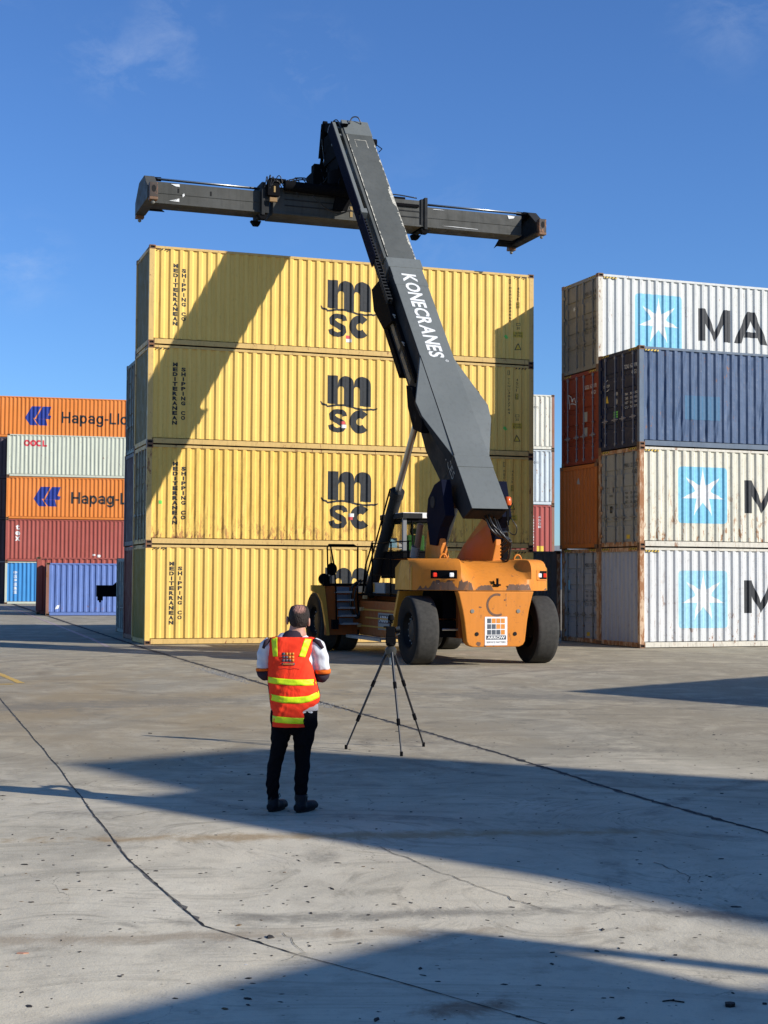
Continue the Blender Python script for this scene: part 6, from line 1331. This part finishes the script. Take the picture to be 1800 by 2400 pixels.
armL = ([V(262, 455, 0), V(228, 560, -0.01), V(212, 680, -0.015), V(236, 760, 0.03), V(300, 775, 0.16), V(390, 765, 0.27)])
armR = ([V(745, 455, 0), V(795, 560, -0.01), V(822, 690, -0.015), V(800, 775, 0.03), V(720, 790, 0.16), V(620, 775, 0.27)])
legL = interp([(305, 512, 1230, .088, 0), (304, 508, 1330, .092, 0), (302, 470, 1450, .082, 0.005), (290, 440, 1560, .070, 0.01), (272, 418, 1640, .064, 0.005), (264, 398, 1760, .060, -0.01), (262, 390, 1860, .056, -0.012), (274, 384, 1950, .050, -0.005), (280, 378, 1990, .048, 0)], 3)
legR = interp([(505, 758, 1230, .088, 0), (522, 742, 1330, .092, 0), (527, 712, 1450, .082, 0.005), (535, 692, 1560, .070, 0.01), (545, 694, 1640, .064, 0.005), (540, 680, 1760, .060, -0.01), (540, 672, 1860, .056, -0.012), (545, 668, 1950, .050, -0.005), (550, 664, 2000, .048, 0)], 3)
hip = interp([(300, 762, 1090, .125, 0), (294, 764, 1180, .13, 0), (300, 762, 1260, .12, 0), (330, 730, 1310, .10, 0), (400, 640, 1345, .07, 0)], 3)
shrink = lambda R_, d: [(a + d * PX, b_ - d * PX, y, max(.01, ry - d), c_) for a, b_, y, ry, c_ in R_]
# body: one continuous mesh, hands with separate fingers
def hand(base, d, side):
    base = Vector(base); d = Vector(d).normalized(); upv = Vector((0, 0, 1)); sd = d.cross(upv).normalized() * side; m = []
    m.append(MB().tube([base, base + d * 0.045, base + d * 0.085], [0.026, 0.036, 0.034], 12))
    for i, (ln, off) in enumerate(((0.066, -0.027), (0.075, -0.009), (0.070, 0.010), (0.055, 0.027))):
        a_ = base + d * 0.08 + upv * -off * 0.9
        m.append(MB().tube([a_, a_ + d * ln * .45 + sd * 0.008, a_ + d * ln * .78 + sd * 0.026, a_ + d * ln * .9 + sd * 0.042], [0.0095, 0.009, 0.0085, 0.007], 8))
    a_ = base + d * 0.03 + upv * 0.028
    m.append(MB().tube([a_, a_ + d * 0.03 + upv * 0.02 + sd * 0.02, a_ + d * 0.055 + upv * 0.022 + sd * 0.035], [0.012, 0.011, 0.009], 8)); return m
nose = MB().tube([V(575, 215, 0.11), V(576, 232, 0.14), V(577, 243, 0.125)], [0.010, 0.016, 0.013], 8)
brow = MB().tube([V(520, 195, 0.10), V(575, 190, 0.115), V(630, 195, 0.10)], 0.012, 8)
chin = MB().tube([V(560, 285, 0.10), V(590, 285, 0.10)], 0.022, 8); lips = MB().tube([V(550, 262, 0.118), V(600, 262, 0.118)], 0.010, 8)
parts_ = [rings_to_mesh(shrink(torso, .02)), rings_to_mesh(headr, power=2.15), rings_to_mesh(neck), rings_to_mesh(shrink(legL, .012)), rings_to_mesh(shrink(legR, .012)), rings_to_mesh(shrink(hip, .012)),
          limb(armL, [.050, .046, .042, .038, .032, .026]), limb(armR, [.050, .046, .042, .038, .032, .026]), nose, brow, chin, lips]
parts_ += hand(V(392, 762, 0.265), (0.6, 0.75, 0.1), -1) + hand(V(618, 772, 0.265), (-0.6, 0.75, 0.1), 1)
body = fuse('body', parts_, 0.0065, M_skin, PER, smooth_it=3)
for sx, xx, yy_ in ((-1, 462, 224), (1, 664, 238)):
    c_ = V(xx, yy_, -0.005); e_ = MB().lathe([(0.010, -0.014), (0.031, -0.008), (0.037, 0.0), (0.032, 0.007), (0.012, 0.004)], 18, lambda a, b2, z: (c_.x + sx * (z + abs(a) * 0.12 + 0.004), c_.y + a * 0.62, c_.z + b2))
    part('ear', e_, M_skin, body, smooth=True)
    part('eye', MB().lathe([(0.0, -0.012), (0.012, 0), (0.0, 0.012)], 10, lambda a, b2, z: (px(575 + sx * 38) + a, 0.112 + z * .5, pz(205) + b2)), M_wlamp, body, smooth=True)
# hair: shell on back and sides, thin at the crown
def hair_mesh():
    mb = MB(); seg = 44; R_ = interp([(548, 592, 72, .014, 0.0), (505, 640, 86, .050, 0.006), (486, 656, 112, .082, 0.010), (474, 668, 155, .102, 0.010), (473, 669, 202, .105, 0.010), (481, 662, 238, .096, 0.008), (492, 650, 266, .084, 0.006), (506, 634, 282, .074, 0.0)], 4)
    v = []; f = []
    for j, (xl, xr2, y, ry, cyy) in enumerate(R_):
        cx = px((xl + xr2) / 2); rx = (xr2 - xl) / 2 / PX + 0.001
        for k in range(seg + 1):
            fr_ = j / (len(R_) - 1); span = 128 - 46 * fr_ ** 3
            t = radians(270 - span + 2 * span * k / seg); v.append((cx + rx * cos(t), cyy + (ry + 0.002) * sin(t), pz(y) + (0.004 * sin(k * 1.9 + j) if j > 4 else 0)))
    w = seg + 1
    for j in range(len(R_) - 1):
        for k in range(seg): f.append((j * w + k, j * w + k + 1, (j + 1) * w + k + 1, (j + 1) * w + k))
    return mb.add(v, f)
_m = M_hair; _nt = _m.node_tree; _b = _nt.nodes['Principled BSDF']; _tc = N(_nt, 'ShaderNodeTexCoord')
_vm = N(_nt, 'ShaderNodeVectorMath', operation='DISTANCE'); _nt.links.new(_tc.outputs['Object'], _vm.inputs[0]); _vm.inputs[1].default_value = (px(578), -0.060, pz(100))
_d = math_(_nt, 'ADD', _vm.outputs['Value'], math_(_nt, 'MULTIPLY', noise(_nt, _tc.outputs['Object'], 45, 4, 0.7), 0.045))
_nt.links.new(mixc(_nt, rng(_nt, _d, 0.055, 0.085), (0.40, 0.20, 0.15), (0.028, 0.019, 0.015)), _b.inputs['Base Color'])
ho = part('hair', hair_mesh(), M_hair, body, smooth=True)
so = ho.modifiers.new('t', 'SOLIDIFY'); so.thickness = 0.004; so.offset = 1
# trousers
def fold(p):
    a = 0.0042 * sin(p.z * 78 + 9 * sin(p.x * 17) + p.y * 25) * max(0.15, sin(p.z * 6.5 + 0.5) ** 2) * (1.0 if p.z < 0.62 else 0.45) + 0.0018 * sin(p.z * 41 + p.x * 70 + p.y * 55)
    return a
fuse('trousers', [rings_to_mesh(legL), rings_to_mesh(legR), rings_to_mesh(hip)], 0.008, M_trous, PER, disp=fold, smooth_it=3)
# boots
for nm, x0, x1, yb, ya, dirx in (('L', 278, 388, 2105, 1955, 0.07), ('R', 548, 668, 2130, 1965, 0.095)):
    cx = px((x0 + x1) / 2); zb = 0.0; hx = (x1 - x0) / 2 / PX; yoff = 0.0 if nm == 'L' else -0.03
    shaft = MB().tube([(cx, yoff - 0.01, 0.045), (cx, yoff - 0.005, 0.09), (cx, yoff, 0.15)], [0.050, 0.047, 0.049], 18)
    foot = MB().tube([(cx - dirx * .35, yoff - 0.05, 0.042), (cx, yoff, 0.05), (cx + dirx * .6, yoff + 0.09, 0.046), (cx + dirx, yoff + 0.165, 0.038), (cx + dirx * 1.15, yoff + 0.20, 0.034)], [0.036, 0.044, 0.045, 0.044, 0.028], 18)
    for i_, p_ in enumerate(foot.v): foot.v[i_] = (p_[0], p_[1], max(p_[2], 0.016))
    bt = fuse('boot', [shaft, foot], 0.007, M_boot, PER, smooth_it=2)
    so_ = []; 
    for k in range(20):
        t = 2 * pi * k / 20; l_ = 0.155 if sin(t) > 0 else 0.075; wd = 0.050
        bx, by = wd * cos(t), l_ * sin(t) + 0.055; so_.append((cx + bx + by * dirx / 0.19 - 0.01, yoff + by))
    part('sole', MB().prism(so_, 0.0, 0.024, lambda p, d: (p[0], p[1], d)), M_sole, bt, bevel=0.003)
    part('bootlace', MB().tube([(cx + .03, yoff + .05, .10), (cx + .055, yoff + .06, .125), (cx + .05, yoff + .04, .15), (cx + .035, yoff + .05, .11)], 0.003, 5), M_blk, bt)
# shirt: trunk with sleeves
def cl(p): return 0.0022 * sin(p.z * 70 + p.x * 35) + 0.002 * sin(p.x * 90 + p.z * 20)
slL = MB().tube([V(300, 440, 0), V(256, 480, -0.005), V(228, 570, -0.01), V(220, 700, -0.012)], [0.058, 0.065, 0.060, 0.055], 20)
slR = MB().tube([V(705, 440, 0), V(755, 480, -0.005), V(795, 570, -0.01), V(812, 710, -0.012)], [0.058, 0.067, 0.064, 0.061], 20)
trs = shrink(torso, .006)[:-3]
fuse('shirt', [rings_to_mesh(trs), slL, slR], 0.008, M_shirt, PER, disp=cl, smooth_it=3)
part('shirt_tail', rings_to_mesh([(300, 768, 1040, .137, 0), (300, 770, 1105, .137, 0)], cap=False), fabric('grey shirt tail', (0.40, 0.38, 0.38)), PER, smooth=True)
for A, sx in (((V(220, 696, -.012), V(221, 722, -.012)), 'L'), ((V(812, 704, -.012), V(812, 742, -.010)), 'R')):
    part('cuff_tape', MB().tube([A[0], A[1]], [0.0615, 0.060] if sx == 'L' else [0.0685, 0.066], 22), M_slor, PER, smooth=True)
    ar = armL if sx == 'L' else armR
    p0 = A[1] - Vector((0, 0, 0.0)); pts_ = [p0 + Vector((0, 0, 0.012)), ar[3].lerp(p0, 0.45) + Vector((0, -.005, 0)), ar[3], ar[3].lerp(ar[4], 0.6), ar[5].lerp(ar[4], 0.35)]
    part('sleeve', MB().tube(pts_, [0.060, 0.061, 0.054, 0.046, 0.038], 20), M_sldk, PER, smooth=True)
for Q in (((286, 412), (256, 440), (228, 505)), ((722, 415), (772, 440), (816, 500))):
    part('epaulette', MB().tube([V(Q[0][0], Q[0][1] - 6, -0.055), V(Q[1][0], Q[1][1] - 6, -0.06), V(Q[2][0], Q[2][1] - 6, -0.062)], [0.014, 0.022, 0.014], 10), M_sldk, PER, smooth=True)
part('collar', rings_to_mesh(interp([(462, 612, 322, .070, 0.0), (425, 628, 345, .080, -0.004), (385, 640, 384, .092, -0.004), (378, 646, 398, .096, -0.002)], 4), cap=False), M_sldk, PER, smooth=True)
# vest: loose shell with flared skirt
VR = interp([(330, 690, 384, .100, 0.0), (283, 728, 400, .118, 0.0), (280, 722, 440, .132, -0.004), (274, 706, 540, .140, -0.006), (270, 700, 600, .144, -0.006), (272, 722, 690, .146, -0.006), (270, 745, 790, .150, -0.006), (276, 764, 870, .152, -0.006), (285, 784, 940, .154, -0.006), (294, 778, 1015, .152, -0.006), (300, 745, 1055, .150, -0.006), (306, 710, 1090, .150, -0.006), (318, 678, 1125, .148, -0.006), (318, 673, 1190, .146, -0.006), (318, 672, 1250, .146, -0.006), (320, 671, 1262, .146, -0.006)], 4)
def vest_mesh(R_=VR, seg=56, a0=150, a1=390, off=0.0):
    v = []; f = []
    for (xl, xr2, y, ry, cyy) in R_:
        cx = px((xl + xr2) / 2); rx = (xr2 - xl) / 2 / PX + off
        for k in range(seg + 1):
            t = radians(a0 + (a1 - a0) * k / seg); c_, s_ = cos(t), sin(t); e = 2 / 2.5
            cr = 0.0035 * sin(y * 0.021 + k * 0.5) + 0.0025 * sin(k * 0.9 + y * 0.047) + 0.002 * sin(y * 0.09 - k * 0.7)
            v.append((cx + (rx + cr * .5) * abs(c_) ** e * (1 if c_ > 0 else -1), cyy + (ry + off + cr) * abs(s_) ** e * (1 if s_ > 0 else -1), pz(y)))
    w = seg + 1
    for i in range(len(R_) - 1):
        for k in range(seg): f.append((i * w + k, i * w + k + 1, (i + 1) * w + k + 1, (i + 1) * w + k))
    return MB().add(v, f)
ve = part('vest', vest_mesh(), M_vest, PER, smooth=True)
sm = ve.modifiers.new('t', 'SOLIDIFY'); sm.thickness = 0.003
def vring(y):
    for a_, b_ in zip(VR[:-1], VR[1:]):
        if a_[2] <= y <= b_[2]:
            t = (y - a_[2]) / (b_[2] - a_[2] + 1e-9); return tuple(p + (q - p) * t for p, q in zip(a_, b_))
    return VR[-1] if y > VR[-1][2] else VR[0]
def vback(x, y, off=0.006):
    """point on the back of the vest below pixel (x, y)"""
    xl, xr2, _, ry, cyy = vring(y); u = max(-.999, min(.999, (x - (xl + xr2) / 2) / ((xr2 - xl) / 2)))
    k = 56 * (1 - abs(0)) * 0.5
    s_ = (1 - abs(u) ** 2.5) ** (1 / 2.5)
    t = math.degrees(math.atan2(-(s_ ** 1.25), (abs(u) ** 1.25) * (1 if u > 0 else -1))) % 360; kk = (t - 150) / 240 * 56
    cr = 0.0035 * sin(y * 0.021 + kk * 0.5) + 0.0025 * sin(kk * 0.9 + y * 0.047) + 0.002 * sin(y * 0.09 - kk * 0.7)
    return (px(x), cyy - (ry + off + cr) * s_, pz(y))
def vband(xa, xb, ytop, ybot, m, nx=44, ny=4, nm='reflective_strip', off=0.0040):
    v = []; f = []
    for j in range(ny + 1):
        for i in range(nx + 1):
            u = i / nx; x0_, x1_ = xa(j / ny) if callable(xa) else xa, xb(j / ny) if callable(xb) else xb
            yt, yb_ = ytop(u), ybot(u); y = yt + (yb_ - yt) * j / ny; xx = x0_ + (x1_ - x0_) * u
            xl, xr2 = vring(y)[:2]; xx = max(xl + 1.2, min(xr2 - 1.2, xx)); v.append(vback(xx, y, off))
    w = nx + 1
    for j in range(ny):
        for i in range(nx): f.append((j * w + i, j * w + i + 1, (j + 1) * w + i + 1, (j + 1) * w + i))
    o_ = part(nm, MB().add(v, f), m, ve, smooth=True); s2 = o_.modifiers.new('t', 'SOLIDIFY'); s2.thickness = 0.0008; return o_
vband(268, 752, lambda u: 772 + 22 * sin(pi * min(1, u * 1.3) * .5), lambda u: 832 + 20 * sin(pi * min(1, u * 1.3) * .5), M_lime)
vband(278, 786, lambda u: 935 + 28 * sin(pi * u) - (26 if u > .8 else 0) * (u - .8) / .2, lambda u: 998 + 28 * sin(pi * u) - (24 if u > .8 else 0) * (u - .8) / .2, M_lime)
vband(318, 674, lambda u: 1152 + 20 * u, lambda u: 1213 + 18 * u, M_lime)
vband(lambda j: 306 + 24 * j, lambda j: 368 + 10 * j, lambda u: 388, lambda u: 572, M_lime, 8, 14)
vband(lambda j: 642 - 55 * j, lambda j: 704 - 58 * j, lambda u: 396 + 10 * u, lambda u: 568 + 10 * u, M_lime, 8, 14)
for y_, x0_, x1_ in ((0, 0, 0),):
    g1 = []; g2 = []
    for r in range(3):
        for k in range(4):
            xx = 424 + k * 31; yy2 = 532 + r * 32
            vband(xx, xx + 25, lambda u, q=yy2: q, lambda u, q=yy2: q + 25, M_greysign if k <= r else M_orsign, 2, 2, 'logo_square', 0.0042)
    vband(420, 548, lambda u: 632, lambda u: 655, M_navysign, 6, 1, 'name_band', 0.0042)
me = Flat().text('ARROW', 428, 636, 540, 651, bold=0.04).mesh('lettering', M_orsign, lambda u, z: vback(u, 1287 - z, 0.0062)); link('lettering', me, ve)
part('seam', MB().tube([vback(385 + i * 15, 690 + 4 * sin(i), 0.004) for i in range(15)], 0.0012, 4), M_vtrim, ve)
# dark binding along arm holes and hem
part('binding', MB().tube([(px(vring(y)[0]) - 0.001, -0.02, pz(y)) for y in range(395, 1255, 20)], 0.0035, 5).tube([(px(vring(y)[1]) + 0.001, -0.02, pz(y)) for y in range(400, 1255, 20)], 0.0035, 5), M_vtrim, ve)
